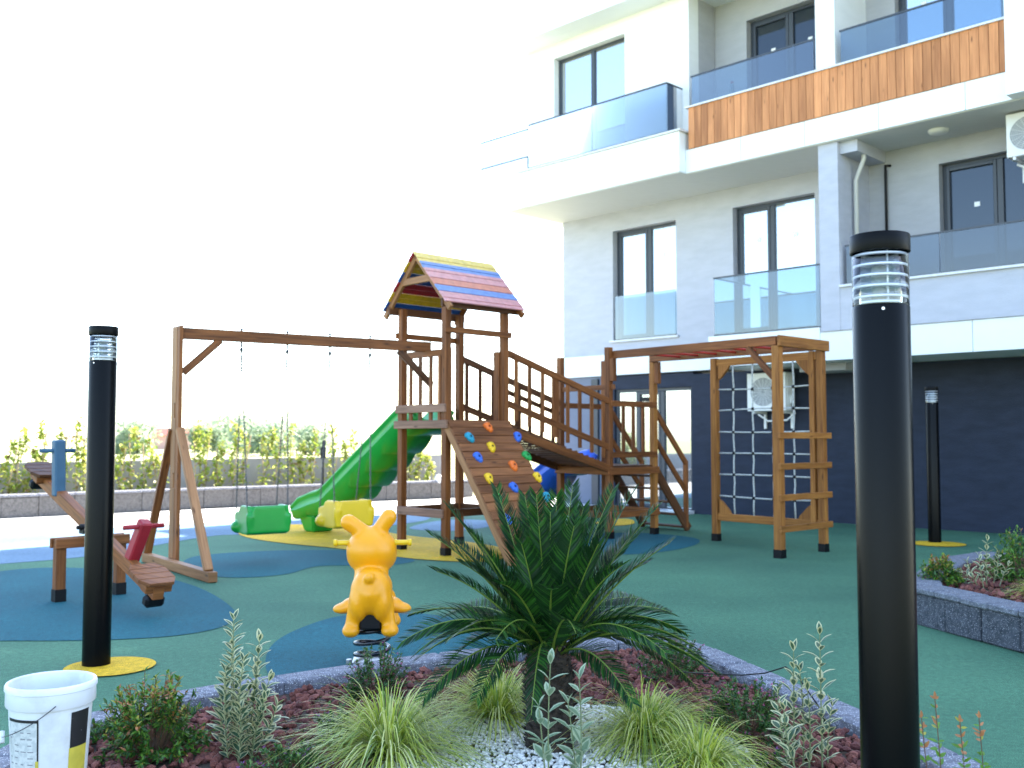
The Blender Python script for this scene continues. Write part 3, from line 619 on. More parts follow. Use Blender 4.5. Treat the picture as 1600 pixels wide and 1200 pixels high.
# ------------------------------------------------------------------ seesaw
t = thing('seesaw', (-3.7, 8.82, 0), 'wooden seesaw with a blue-grey and a red handle post, left end raised', 'seesaw')
bd = V((.7071, -.7071, 0)); PV = V((-3.72, 8.86, .62)); ux = V((.7071, .7071, 0)); sl_ = -.333; bdir = (bd + Z * sl_).normalized(); bup = ux.cross(bdir); bup = bup if bup.z > 0 else -bup
def tp(name, m, fn, bevel=.006, smooth=False, parent=None, label=None):
    mb = MB(); fn(mb); p = parent or t; o = mb.build(name, m, p, loc=PW(p), bevel=bevel, smooth=smooth)
    if label: o['label'] = label
    return o
tp('seesaw_beam', W, lambda mb: mb.bar(PV - bdir * 1.44, PV + bdir * 1.40, .09, .11, bup))
for sgn in (-1, 1):
    e = PV + bdir * (1.24 * sgn) + bup * .075
    def st(mb):
        n = 4
        for i in range(n):
            a = -.19 + .38 * i / n; b_ = -.19 + .38 * (i + 1) / n - .006; wa = .15 if (i > 0 or sgn > 0) else .15
            c0 = .10 if (i == 0) else .15; c1 = .10 if (i == n - 1) else .15
            mb.prism([e + bdir * a + ux * c0, e + bdir * a - ux * c0, e + bdir * b_ - ux * c1, e + bdir * b_ + ux * c1][::-1], bup * .03)
    tp('seat', WD if sgn < 0 else WC, st, .004)
    tp('seat_block', W, lambda mb: mb.bar(e - ux * .11 - bup * .04 + bdir * .1, e + ux * .11 - bup * .04 + bdir * .1, .1, .07, bup))
    tp('bumper', BLK, lambda mb: mb.bar(PV + bdir * (1.33 * sgn) - ux * .08 - bup * .09, PV + bdir * (1.33 * sgn) + ux * .08 - bup * .09, .09, .09, bup), .02)
b0 = V((-4.25, 9.38, .86)); b1 = V((-4.255, 9.36, 1.385)); tp('handle_post', BLUW, lambda mb: mb.bar(b0, b1, .10, .10, ux), .012, label='blue-grey handle post')
hp = tp('handle_bar', BLUW, lambda mb: mb.tube([b1 - Z * .1 - ux * .16 - bd * .02, b1 - Z * .1 + ux * .16 - bd * .02], .02, 10), 0, True)
r0 = V((-3.17, 8.33, .36)); r1 = r0 + (Z * .36 + bd * .2 + V((.02, .04, 0))); tp('handle_post', REDW, lambda mb: mb.bar(r0, r1, .10, .10, ux), .012, label='red handle post')
tp('handle_bar', REDW, lambda mb: mb.tube([r1 - (r1 - r0) * .12 - ux * .17, r1 - (r1 - r0) * .12 + ux * .17], .02, 10), 0, True)
LG = (V((-3.89, 8.63, 0)), V((-3.53, 9.03, 0)))
for p in LG:
    o = tp('leg', W, lambda mb: mb.bar(upz(p, .1), upz(p, .53), .085, .085, ux)); tp('leg_foot', BLK, lambda mb: mb.bar(upz(p, 0), upz(p, .11), .093, .093, ux), 0, parent=o)
for k_ in (-.06, .06): tp('cross_beam', W, lambda mb: mb.bar(upz(LG[0] - ux * .06 + bd * k_, .50), upz(LG[1] + ux * .06 + bd * k_, .50), .035, .085))
tp('pivot', BLK, lambda mb: (mb.bar(upz(PV - ux * .09, .585), upz(PV + ux * .09, .585), .1, .045), mb.tube([PV - ux * .1, PV + ux * .1], .03, 10), mb.tube([PV - ux * .13, PV - ux * .1], .02, 6)), .004)

# ------------------------------------------------------------------ spring rider
t = thing('spring_rider', (-.86, 6.3, 0), 'amber yellow plastic rabbit spring rider seen from behind', 'spring rider')
YR = 6.25; PS = F / YR
yaw = Matrix.Rotation(math.radians(4), 3, 'Z'); RO = V(((583 - 800) / PS, YR, 0))
def rl(x, y, z): return RO + yaw @ V((x, y, z))
def capsule(mb, p, q, r0, r1, n=7):
    for i in range(n + 1): f = i / n; rr = r0 + (r1 - r0) * f; mb.ell(V(p) + (V(q) - V(p)) * f, (rr, rr, rr), None, 14)
def rab(mb):
    mb.ell(rl(-.008, .08, .695), (.160, .155, .146), None, 32); mb.ell(rl(-.055, .09, .668), (.112, .12, .112), None, 24); mb.ell(rl(.040, .09, .668), (.112, .12, .112), None, 24); mb.ell(rl(-.01, .08, .76), (.11, .115, .09), None, 20)
    capsule(mb, rl(-.060, .06, .812), rl(-.152, .06, .872), .050, .054); capsule(mb, rl(.038, .06, .82), rl(.100, .06, .905), .048, .053)
    capsule(mb, rl(-.005, .0, .46), rl(-.005, .06, .60), .118, .105); mb.ell(rl(0, .03, .455), (.125, .24, .115), yaw, 24); mb.ell(rl(0, -.07, .46), (.127, .13, .145), yaw, 24)
    mb.ell(rl(0, .19, .45), (.12, .13, .12), yaw, 20)
    mb.ell(rl(-.004, -.178, .558), (.036, .036, .036), None, 16)
    for s in (-1, 1):
        mb.ell(rl(s * .068, -.07, .40), (.066, .115, .13), None, 20)
        for y in (-.08, .24): capsule(mb, rl(s * .088, y, .38), rl(s * .112, y, .25), .052, .048); mb.ell(rl(s * .118, y - .012, .228), (.057, .07, .043), None, 16)
        mb.ell(rl(s * .165, .04, .345), (.085, .07, .036), Matrix.Rotation(s * .12, 3, 'Y'), 18); mb.ell(rl(s * .13, .04, .36), (.06, .08, .05), None, 14)
body = tp('rabbit_body', RABP, rab, 0)
r = body.modifiers.new('r', 'REMESH'); r.mode = 'VOXEL'; r.voxel_size = .0085; r.use_smooth_shade = True
s = body.modifiers.new('s', 'SMOOTH'); s.iterations = 16; s.factor = .6
for s_ in (-1, 1):
    z = .745; tp('handle_bar', YELP, lambda mb: (mb.tube([rl(s_ * .12, .06, z), rl(s_ * .225, .06, z)], .017, 14), mb.tube([rl(s_ * .222, .06, z), rl(s_ * .243, .06, z)], .023, 14), mb.tube([rl(s_ * .135, .06, z), rl(s_ * .15, .06, z)], .022, 14)), .002, True)
tp('mounting_block', BLK, lambda mb: mb.bar(rl(0, -.12, .285), rl(0, .25, .285), .13, .10), .01)
tp('spring', mat('black_spring_steel', (.015, .015, .02), .25, .3, coat=.5), lambda mb: mb.tube([rl(.105 * math.cos(a), .06 + .105 * math.sin(a), .02 + .215 * a / (2 * PI * 3.1)) for a in [2 * PI * 3.1 * i / 90 for i in range(91)]], .0145, 10), 0, True)
tp('ground_clamp', STEEL, lambda mb: (mb.bar(rl(-.12, .06, .012), rl(.12, .06, .012), .2, .02), mb.tube([rl(-.13, -.06, .02), rl(-.13, -.06, .05)], .02, 8)), .004)

# ------------------------------------------------------------------ bollard lamps
BOL = mat('black_powder_coat', (.0022, .0024, .003), .24, var=.15, scale=3, bump=.06, bscale=500, spec=.11); CAPM = mat('black_cap_paint', (.003, .003, .0035), .42, spec=.12, var=.2, scale=20, bump=.08, bscale=400)
CLR = glass('clear_lamp_tube', (.95, .97, .98), .02, .015, 1.35); LOUV = mat('aluminium_louvre', (.85, .86, .87), .3, .35, spec=.8); CLI = glass('clear_reflector', (.72, .74, .76), .10, .08, 1.45); SCR = mat('stainless_screw', (.6, .6, .62), .3, 1)
def bollard():
    t = thing('bollard_lamp', (0, 0, 0), 'x', 'bollard lamp', 'black bollard lamps on the rubber surface'); r = .083
    mb = MB(); mb.lathe([(r, 0), (r, 1.878), (r - .002, 1.884), (r - .006, 1.886), (.001, 1.886)], 64); o = mb.build('post', BOL, t, smooth=True)
    o.modifiers.new('e', 'EDGE_SPLIT').split_angle = .6
    mb = MB(); mb.lathe([(r - .001, 1.887), (r - .001, 2.06), (r - .0045, 2.06), (r - .0045, 1.887)], 64); mb.build('lens_tube', CLR, t, smooth=True)
    mb = MB(); mb.lathe([(.001, 1.887), (.0775, 1.887), (.0775, 1.895), (.06, 1.898), (.001, 1.899)], 40); mb.build('lamp_base', LOUV, t, smooth=True)
    for i in range(5):
        z = 1.905 + i * .032; mb = MB(); mb.lathe([(.045, z + .010), (.066, z + .004), (.0775, z - .001), (.0790, z - .001), (.0790, z + .0065), (.0775, z + .008), (.066, z + .009), (.045, z + .014), (.045, z + .010)], 56); mb.build('louvre', LOUV, t, smooth=True)
        mb = MB(); mb.lathe([(.0655, z + .010), (.0635, z + .018), (.0655, z + .027)], 20); mb.build('reflector_ring', CLI, t)
    mb = MB()
    for k in range(3):
        a = k * 2 * PI / 3 + .5; mb.tube([(.062 * math.cos(a), .062 * math.sin(a), 1.887), (.062 * math.cos(a), .062 * math.sin(a), 2.05)], .0035, 8)
    mb.build('rod', LOUV, t, smooth=True)
    mb = MB(); mb.lathe([(.001, 1.897), (.026, 1.897), (.026, 2.0), (.02, 2.01), (.001, 2.012)], 24); mb.build('lamp_bulb', mat('frosted_lamp', (.7, .7, .68), .5), t, smooth=True)
    mb = MB(); mb.lathe([(.001, 2.046), (r + .0035, 2.046), (r + .0045, 2.048), (r + .0045, 2.096), (r + .002, 2.1), (.001, 2.102)], 64); o = mb.build('cap', CAPM, t, smooth=True); o.modifiers.new('e', 'EDGE_SPLIT').split_angle = .6
    mb = MB()
    for k in range(3):
        a = -PI / 2 - .28 + k * 2 * PI / 3; mb.tube([((r - .003) * math.cos(a), (r - .003) * math.sin(a), 1.868), ((r + .002) * math.cos(a), (r + .002) * math.sin(a), 1.868)], .0045, 10)
    mb.build('screw', SCR, t); return t
bl = bollard(); spots = [((1.118, 3.0, -.085), 'tallest nearest black bollard lamp in the right foreground'), (tuple(g(150, 1040)), 'black bollard lamp in front of the seesaw on a yellow disc'), (tuple(g(1461, 848)), 'small distant black bollard lamp before the navy wall')]
for i, (p, lb) in enumerate(spots):
    o = bl if i == 0 else copy_tree(bl); o.location = p; o['label'] = lb

# ------------------------------------------------------------------ bucket
BK = V(((91 - 800) / F * 3.65, 3.65, .15)); t = thing('bucket', BK, 'dirty white plastic paint bucket with torn black and yellow label on the planter edge', 'bucket')
BKM = mat('grubby_white_plastic', (.74, .75, .76), .38, c2=(.55, .54, .5), scale=7, ramp=(.25, .5))
def lat(name, m, prof, n=56, sm=True, par=None):
    mb = MB(); mb.lathe(prof, n, BK); o = mb.build(name, m, par or t, loc=PW(par or t), smooth=sm); o.modifiers.new('e', 'EDGE_SPLIT').split_angle = .7; return o
bodyb = lat('bucket_body', BKM, [(.001, .001), (.118, .001), (.122, .01), (.139, .30), (.147, .30), (.150, .305), (.150, .355), (.154, .357), (.154, .37), (.150, .378), (.146, .380), (.141, .376), (.139, .36), (.120, .02), (.001, .015)])
def arc(name, m, a0, a1, z0, z1, off=.0012, n=24, extra=None):
    mb = MB(); rr = lambda z: .122 + (.139 - .122) * (z - .01) / .29 + off
    for i in range(n):
        p = a0 + (a1 - a0) * i / n; q = a0 + (a1 - a0) * (i + 1) / n
        mb.face([BK + V((rr(z) * math.cos(a), rr(z) * math.sin(a), z)) for a, z in ((p, z0), (q, z0), (q, z1), (p, z1))])
    return mb.build(name, m, bodyb, loc=PW(bodyb))
GRP = mat('grey_print', (.50, .52, .50), .5, c2=(.62, .63, .60), scale=60, ramp=(.45, .55)); BLP = mat('black_print', (.015, .015, .017), .4, c2=(.5, .5, .5), scale=45, ramp=(.30, .33)); YLP = mat('yellow_print', (.62, .50, .06), .5, var=.2, scale=20)
aC = math.atan2(-BK.y, -BK.x)
arc('label', GRP, aC - 1.25, aC - .32, .02, .262); arc('label_border', BLP, aC - 1.25, aC - .28, .262, .272, .0016); arc('label_border', BLP, aC - .32, aC - .28, .13, .262, .0016); arc('label', YLP, aC - .36, aC - .28, .06, .13, .002)
arc('label', BLP, aC + .5, aC + 1.1, .16, .285); arc('label', YLP, aC + .48, aC + 1.1, .02, .16)
def txt(mb):
    for i in range(9):
        for j in range(4):
            a0 = aC - 1.2 + j * .21; z = .05 + i * .022
            if R.random() < .85:
                rr = .122 + .017 * (z - .01) / .29 + .002; n = 5; L = R.uniform(.08, .17)
                for q in range(n):
                    p, p2 = a0 + L * q / n, a0 + L * (q + 1) / n; mb.face([BK + V((rr * math.cos(a), rr * math.sin(a), zz)) for a, zz in ((p, z), (p2, z), (p2, z + .0035), (p, z + .0035))])
mb = MB(); txt(mb); mb.build('label_print', mat('faded_ink', (.22, .22, .23), .6), bodyb, loc=PW(bodyb))
mb = MB(); pts = []
for i in range(25):
    f = i / 24; a = aC - 1.45 + 1.55 * f * 1.0; rr = .156 + .012 * math.sin(PI * f); z = .20 + .12 * f - .02 * math.sin(PI * f) ; pts.append(BK + V((rr * math.cos(a), rr * math.sin(a), z)))
mb.tube(pts, .0016, 6); mb.build('handle', DARKSTEEL, t, loc=PW(t), smooth=True); mb = MB(); mb.tube([pts[0] + Z * .02, pts[1], pts[2] - Z * .02], .009, 10); mb.build('handle_grip', WPL, t, loc=PW(t), smooth=True)

# ------------------------------------------------------------------ planters
def stone(name, c, c2, sp=.5, bs=35, spk=(.6, .6, .6)):
    m = mat(name, c, .85, c2=c2, scale=22, bump=.9, bscale=bs); t = m.node_tree; N = t.nodes; L = t.links; b = N['Principled BSDF']
    vo = N.new('ShaderNodeTexVoronoi'); vo.inputs['Scale'].default_value = 260; tc = N.new('ShaderNodeTexCoord'); L.new(tc.outputs['Object'], vo.inputs[0])
    sx = N.new('ShaderNodeSeparateColor'); L.new(vo.outputs['Color'], sx.inputs[0]); gt = N.new('ShaderNodeMath'); gt.operation = 'GREATER_THAN'; gt.inputs[1].default_value = .93; L.new(sx.outputs[0], gt.inputs[0])
    x = N.new('ShaderNodeMix'); x.data_type = 'RGBA'; L.new(gt.outputs[0], x.inputs[0]); L.new(N[m['r']].outputs[0], x.inputs[6]); x.inputs[7].default_value = (*spk, 1); L.new(x.outputs[2], b.inputs['Base Color'])
    b.inputs['Normal'].links[0].from_node.inputs['Distance'].default_value = .02
    return m
KST = stone('speckled_grey_stone', (.22, .22, .25), (.12, .12, .14)); RST = stone('dark_split_stone', (.075, .08, .095), (.03, .033, .042), bs=14, spk=(.3, .3, .32)); CST = stone('stone_coping', (.17, .175, .20), (.10, .105, .125), spk=(.4, .4, .42)); OST = stone('weathered_stone', (.17, .155, .148), (.085, .078, .075), bs=6, spk=(.25, .24, .23))
def blocks(mb, path, wdt, z0, z1, L=.4, jit=.004, gap=.006, m=0):
    for (a, b) in zip(path, path[1:]):
        a = V((a[0], a[1], 0)); b = V((b[0], b[1], 0)); n = max(1, round((b - a).length / L)); d = (b - a) / n
        for i in range(n):
            j = R.uniform(-jit, jit); o = V((-d.y, d.x, 0)).normalized() * R.uniform(-jit, jit)
            mb.bar(upz(a + d * i + d.normalized() * gap / 2 + o, (z0 + z1) / 2 + j), upz(a + d * (i + 1) - d.normalized() * gap / 2 + o, (z0 + z1) / 2 + j), wdt, z1 - z0, m=m)
KP = [(-2.05, 3.2), (-1.97, 4.42), (-1.62, 4.93), (-1.22, 5.27), (-.85, 5.54), (-.40, 5.83), (.30, 6.18), (.97, 6.40), (1.14, 6.0), (1.36, 5.25), (1.62, 4.4), (1.86, 3.2)]
mb = MB(); blocks(mb, KP, .17, 0, .15); o = mb.build('planter_kerb', KST, bevel=.012); tag(o, 'speckled grey stone kerb edging the foreground bed round the cycad', 'kerb')
RP = [(4.75, 9.85), (4.1, 9.35), (3.25, 7.95), (3.14, 7.65), (3.42, 6.6), (4.1, 4.2)]
mb = MB(); blocks(mb, RP, .22, 0, .235, L=.42, jit=.008); blocks(mb, RP, .26, .238, .285, L=.3, jit=.003, m=1); o = mb.build('planter_wall', [RST, CST], bevel=.01); tag(o, 'dark split stone wall of the raised planter at the right', 'planter wall')
FP = [(-16, 11.0), (-9.05, 17.66), (-5.77, 20.5), (-1.0, 24.1)]
mb = MB(); blocks(mb, FP, .25, 0, .36, L=.6, jit=.012, gap=.008); blocks(mb, FP, .33, .362, .41, L=.6, jit=.004, m=1); o = mb.build('planter_wall', [OST, KST], bevel=.01); tag(o, 'long weathered low stone planter wall beyond the sunlit paving', 'planter wall')
fo = V((-.66, .75, 0)) * 1.0
mb = MB(); mb.bar((-17.0, 12.2, .41), (-9.6, 18.5, .45), .15, .9); mb.bar((-9.6, 18.5, .45), (-1.6, 25.2, .5), .15, .98); o = mb.build('boundary_wall', mat('grey_wall_plaster', (.36, .35, .36), .85, var=.15, scale=2, bump=.3)); tag(o, 'long plain grey boundary wall behind the climbing plants', 'wall')
SOIL = mat('brown_soil', (.09, .06, .04), .95, var=.4, scale=12, bump=.8)
sheet('planter_soil', [(-16, 11.1), (-9.05, 17.75), (-5.77, 20.6), (-1.0, 24.2), (-1.6, 25.2), (-9.6, 18.5), (-17, 12.2)], .33, SOIL)
sheet('planter_soil', [(p[0], p[1]) for p in KP[1:-1]] + [(1.95, 2.4), (-2.1, 2.4)], .085, SOIL)
sheet('planter_soil', RP + [(9, 4.2), (9, 9.85)], .2, SOIL)
# white ball lamp on the far planter
c = at(685, 765, 23.4); mb = MB(); mb.ell((c.x, c.y, .47), (.09, .09, .09), None, 16); mb.lathe([(.05, 0), (.05, .05)], 12, (c.x, c.y, .36)); tag(mb.build('ball_lamp', WPL, smooth=True), 'small white ball lamp on the far planter wall behind the tower', 'lamp')
# garden spike light between vines
c = at(505, 700, 20.0); mb = MB(); mb.tube([(c.x, c.y, .35), (c.x, c.y, 1.05)], .02, 8); mb.tube([(c.x, c.y, 1.0), (c.x, c.y, 1.22)], .055, 10); mb.tube([(c.x, c.y, 1.2), (c.x + .02, c.y, 1.36)], .035, 10); tag(mb.build('spotlight', BLK), 'dark garden spotlight on a stake among the climbers', 'spotlight')

# ------------------------------------------------------------------ gravel
import array
PH = (1 + 5 ** .5) / 2
IV = [V(p).normalized() for p in [(-1, PH, 0), (1, PH, 0), (-1, -PH, 0), (1, -PH, 0), (0, -1, PH), (0, 1, PH), (0, -1, -PH), (0, 1, -PH), (PH, 0, -1), (PH, 0, 1), (-PH, 0, -1), (-PH, 0, 1)]]
IF = [(0, 11, 5), (0, 5, 1), (0, 1, 7), (0, 7, 10), (0, 10, 11), (1, 5, 9), (5, 11, 4), (11, 10, 2), (10, 7, 6), (7, 1, 8), (3, 9, 4), (3, 4, 2), (3, 2, 6), (3, 6, 8), (3, 8, 9), (4, 9, 5), (2, 4, 11), (6, 2, 10), (8, 6, 7), (9, 8, 1)]
def inside(p, poly):
    c = False; n = len(poly)
    for i in range(n):
        a, b = poly[i], poly[(i + 1) % n]
        if (a[1] > p[1]) != (b[1] > p[1]) and p[0] < (b[0] - a[0]) * (p[1] - a[1]) / (b[1] - a[1]) + a[0]: c = not c
    return c
def rocks(mb, poly, n, r0, r1, z, excl=None, jit=.35, nm=1):
    xs = [p[0] for p in poly]; ys = [p[1] for p in poly]; k = 0
    while k < n:
        p = (R.uniform(min(xs), max(xs)), R.uniform(min(ys), max(ys)))
        if not inside(p, poly) or (excl and excl(p)): continue
        k += 1; r = R.uniform(r0, r1); c = V((p[0], p[1], z + R.uniform(0, r))); sx, sy, sz = R.uniform(.7, 1.3), R.uniform(.7, 1.3), R.uniform(.6, 1); b = len(mb.v)
        for q in IV: f = 1 + R.uniform(-jit, jit); mb.v.append((c.x + q.x * r * f * sx, c.y + q.y * r * f * sy, c.z + q.z * r * f * sz))
        mi = R.randrange(nm)
        for f in IF: mb.f.append((b + f[0], b + f[1], b + f[2])); mb.m.append(mi); mb.uv.append([(0, 0)] * 3)
def inner(path, d=.1): return path
BED = [(-1.86, 4.42), (-1.55, 4.86), (-1.16, 5.18), (-.8, 5.44), (-.36, 5.73), (.33, 6.08), (.92, 6.27), (1.05, 5.97), (1.26, 5.22), (1.52, 4.37), (1.74, 3.3), (-1.92, 3.3)]
pebb = lambda p: ((p[0] - .22) / .78) ** 2 + ((p[1] - 4.1) / .88) ** 2 < 1
mb = MB(); rocks(mb, BED, 5200, .011, .024, .088, pebb, nm=3)
LAVA = [mat('lava_red_a', (.24, .075, .05), .95, var=.4, scale=60, bump=.8, bscale=120), mat('lava_red_b', (.17, .055, .045), .95, var=.3, scale=60, bump=.8, bscale=120), mat('lava_red_c', (.30, .10, .07), .95, var=.4, scale=60, bump=.8, bscale=120)]
tag(mb.build('lava_gravel', LAVA), 'dark red lava gravel filling the foreground bed', 'gravel', kind='stuff')
mb = MB(); rocks(mb, [(-.6, 3.2), (-.6, 5.1), (1.1, 5.1), (1.1, 3.2)], 13000, .005, .0095, .092, lambda p: not pebb(p), .2, 2)
tag(mb.build('white_pebbles', [mat('white_pebble_a', (.86, .83, .76), .6), mat('white_pebble_b', (.70, .67, .60), .6)]), 'white pebbles round the foot of the cycad', 'pebbles', kind='stuff')
mb = MB(); rocks(mb, [(4.65, 9.7), (4.18, 9.25), (3.37, 7.95), (3.27, 7.65), (3.55, 6.6), (3.9, 5.3), (6.2, 5.3), (7, 9.7)], 3800, .015, .03, .225, nm=3)
tag(mb.build('lava_gravel', LAVA), 'dark red lava gravel in the raised right planter', 'gravel', kind='stuff')

mb = MB(); mb.tube([(.22 + .79 * math.cos(a), 4.1 + .89 * math.sin(a), .105) for a in [2 * PI * i / 80 for i in range(81)]], .009, 6, cap=False); tag(mb.build('bed_edging', BLK, smooth=True), 'thin black edging between white pebbles and red lava gravel', 'edging')
# ------------------------------------------------------------------ plants
def rv(a=1.0): return V((R.uniform(-a, a), R.uniform(-a, a), R.uniform(-a, a)))
def leaf(mb, p, d, up, L, w_, m=0, fold=.15, droop=.1):
    d = d.normalized(); s = d.cross(up)
    if s.length < 1e-3: s = d.cross(V((1, 0, 0)))
    s.normalize(); n = s.cross(d)
    a = p + d * L * .35 - n * L * droop * .1; b = p + d * L * .72 - n * L * droop * .5; e = p + d * L - n * L * droop
    k = len(mb.v); mb.v += [tuple(x) for x in (p, a + s * w_ / 2 + n * fold * w_, a, a - s * w_ / 2 + n * fold * w_, b + s * w_ * .36 + n * fold * w_ * .7, b, b - s * w_ * .36 + n * fold * w_ * .7, e)]
    for f in ((0, 1, 2), (0, 2, 3), (1, 4, 5, 2), (2, 5, 6, 3), (4, 7, 5), (5, 7, 6)): mb.f.append(tuple(k + i for i in f)); mb.m.append(m); mb.uv.append([(0, 0)] * len(f))
def vleaf(mb, p, d, up, L, w_, mg=0, mw=1):      # green heart and cream margin
    d = d.normalized(); s = d.cross(up); s = s.normalized() if s.length > 1e-3 else V((1, 0, 0)); n = s.cross(d)
    prof = [(.0, .03), (.2, .30), (.45, .5), (.7, .42), (.88, .2), (1.0, .0)]; inn = [(.1, .0), (.22, .15), (.45, .30), (.68, .22), (.82, .07), (.88, .0)]
    if R.random() < .25: inn = [(a, b * R.uniform(.4, .9)) for a, b in inn]
    curve = lambda t: -n * L * .18 * t * t
    for sg in (-1, 1):
        for i in range(5):
            o0, o1, i0, i1 = prof[i], prof[i + 1], inn[i], inn[i + 1]
            P = lambda q, lift: p + d * L * q[0] + s * sg * w_ * q[1] + n * w_ * .25 * q[1] + curve(q[0])
            mb.face([P(i0, 0), P(o0, 0), P(o1, 0), P(i1, 0)], mw)
            c0 = (i0[0], 0); c1 = (i1[0], 0); mb.face([P(c0, 0), P(i0, 0), P(i1, 0), P(c1, 0)], mg)
LG_ = lambda n, c, v=.35, tr=.3, ro=.4: mat(n, c, ro, var=v, scale=9, trans=tr, spec=.45)
# cycad
PC = V((.16, 4.3, .50)); t = thing('cycad_palm', (PC.x, PC.y, .09), 'sago cycad with stiff dark feathery fronds in white pebbles', 'palm')
CYG = mat('cycad_leaf', (.010, .045, .010), .42, var=.45, scale=9, trans=.12, spec=.2); CYG2 = mat('cycad_leaf_light', (.036, .13, .016), .42, var=.4, scale=9, trans=.25, spec=.2); RACH = mat('frond_rib', (.16, .24, .03), .5, trans=.2)
TRK = mat('fibrous_trunk', (.055, .04, .028), .95, var=.6, scale=30, bump=1, bscale=60); BRN = mat('old_frond_base', (.16, .085, .04), .9, var=.4, scale=20)
def trunk(mb):
    mb.lathe([(.08, 0), (.105, .02), (.098, .15), (.10, .3), (.09, .40), (.05, .46), (.001, .48)], 24, (PC.x, PC.y, .07))
    for i in range(520):
        a = i * 2.39996; z = .075 + .40 * (i / 520); rr = .097 - (.04 * max(0, (z - .4) / .08) if z > .4 else 0); d = V((math.cos(a), math.sin(a), .0)); p = V((PC.x, PC.y, z)) + d * rr * .9
        leaf(mb, p, d * .6 + Z * .9 + rv(.25), d, R.uniform(.035, .06), R.uniform(.018, .028), 0 if R.random() < .85 else 1, 0, -.2)
mb = MB(); trunk(mb); mb.build('trunk', [TRK, BRN], t, loc=PW(t))
def frond(base, tip, lift, ll=.125, n=84, light=False, twist=0, vup=.42):
    base = V(base); tip = V(tip); ctrl = base + (tip - base) * .45 + Z * lift; pts = []
    for i in range(n + 1): q = i / n; pts.append(base * (1 - q) ** 2 + ctrl * 2 * q * (1 - q) + tip * q * q)
    mb = MB(); mb.tube(pts[::3] + [pts[-1]], [.0065 * (1 - .75 * i / (n / 3)) for i in range(len(pts[::3]) + 1)], 5, 0)
    Ltot = (tip - base).length; hd = (tip - base); hd.z = 0; sidev = V((-hd.y, hd.x, 0)); sidev = sidev.normalized() if sidev.length > .02 else V((1, 0, 0))
    if twist: sidev = (sidev + Z * twist).normalized()
    for i in range(5, n + 1):
        q = i / n; T = (pts[min(i + 1, n)] - pts[i - 1]).normalized(); S = (sidev - T * sidev.dot(T)).normalized(); Nn = S.cross(T); Nn = Nn if Nn.dot(Z) > 0 or abs(T.z) > .8 and Nn.dot(base - V((PC.x, PC.y, Nn.z))) <= 0 else -Nn
        if abs(T.z) > .75: inw = V((PC.x, PC.y, 0)) - V((pts[i].x, pts[i].y, 0)); Nn = Nn if Nn.dot(inw) >= 0 else -Nn
        pr = min(1, (q - .05) / .25) ** .6 * (1 - .62 * max(0, (q - .45) / .55) ** 1.3); L = ll * pr * R.uniform(.92, 1.06)
        for sg in (-1, 1):
            d = (T * (.62 + .55 * q) + S * sg + Nn * vup + rv(.05)).normalized(); p = pts[i] + T * R.uniform(-.002, .002); s2 = d.cross(Nn).normalized() ; s2 = (s2 + Nn * R.uniform(-.2, .9) * (1 if sg > 0 else -1)).normalized() * .0031; mid = p + d * L * .55; e = p + d * L * .97 + T * L * .12 - Nn * L * .03
            k = len(mb.v); mb.v += [tuple(x) for x in (p - s2 * .7, p + s2 * .7, mid + s2 * 1.15, mid - s2 * 1.15, e)]; mi = 2 if (light or R.random() < .34) else 1
            for f in ((0, 1, 2, 3), (3, 2, 4)): mb.f.append(tuple(k + x for x in f)); mb.m.append(mi); mb.uv.append([(0, 0)] * len(f))
    return mb.build('frond', [RACH, CYG, CYG2], t, loc=PW(t))
TIPS = [(672, 835, 0, .10), (700, 792, .1, .08), (775, 763, .30, .05), (820, 775, .38, .05), (838, 773, .22, .04), (895, 760, .36, .05), (912, 793, .28, .05), (958, 765, .3, .06), (990, 768, .12, .08), (1027, 793, .1, .08), (1047, 848, -.05, .09), (683, 893, -.22, .10), (782, 912, -.42, .12), (863, 922, -.55, .15), (897, 822, -.26, .06), (628, 1003, -.03, .17), (655, 1027, -.22, .16), (663, 1090, -.28, .17), (745, 1092, -.42, .15), (988, 1098, -.36, .14), (1118, 1050, -.1, .17), (1070, 988, .1, .14), (1048, 957, .38, .12), (1012, 940, .55, .12), (842, 822, -.22, .05), (973, 883, -.35, .1), (735, 832, -.12, .08), (640, 960, .35, .13), (700, 960, .6, .14), (1085, 1010, -.3, .16), (800, 812, .05, .04), (935, 800, .05, .05), (760, 940, .62, .1), (930, 935, .66, .12), (870, 775, .1, .04), (1000, 830, .3, .08), (715, 850, .3, .08), (830, 1118, -.42, .2), (900, 990, -.62, .14), (690, 1050, .2, .2), (1090, 1075, .25, .2), (860, 800, .0, .04), (815, 850, -.25, .05), (935, 850, -.25, .05), (720, 880, -.05, .1), (1010, 880, .0, .1), (650, 1020, .15, .18), (1100, 1030, .2, .18), (755, 870, .25, .08), (965, 860, .3, .08), (1040, 1020, -.35, .15), (700, 1000, -.35, .15), (775, 1000, -.55, .14)]
for i, (u, v, dy, lf) in enumerate(TIPS):
    tp_ = at(u, v, PC.y + dy); a = tp_ - PC; a.z = 0; bs = PC + (a.normalized() * .045 if a.length > .03 else V((0, .02, 0))) + V((0, 0, R.uniform(-.03, .02)))
    frond(bs, tp_, lf + (.02 if v < 930 else .06), .135 if dy > -.3 else .115, n=74, vup=.42 if v < 930 else .12, twist=0 if v < 930 else R.choice((-1, 1)) * R.uniform(.3, .7))
mb = MB()
for i in range(90):
    a = R.uniform(0, 2 * PI); d = V((math.cos(a), math.sin(a), R.uniform(-.1, 1.6))); p = PC + V((math.cos(a), math.sin(a), 0)) * .05 + Z * R.uniform(-.06, .03); leaf(mb, p, d, Z, R.uniform(.05, .13), .012, 0, .1, .1)
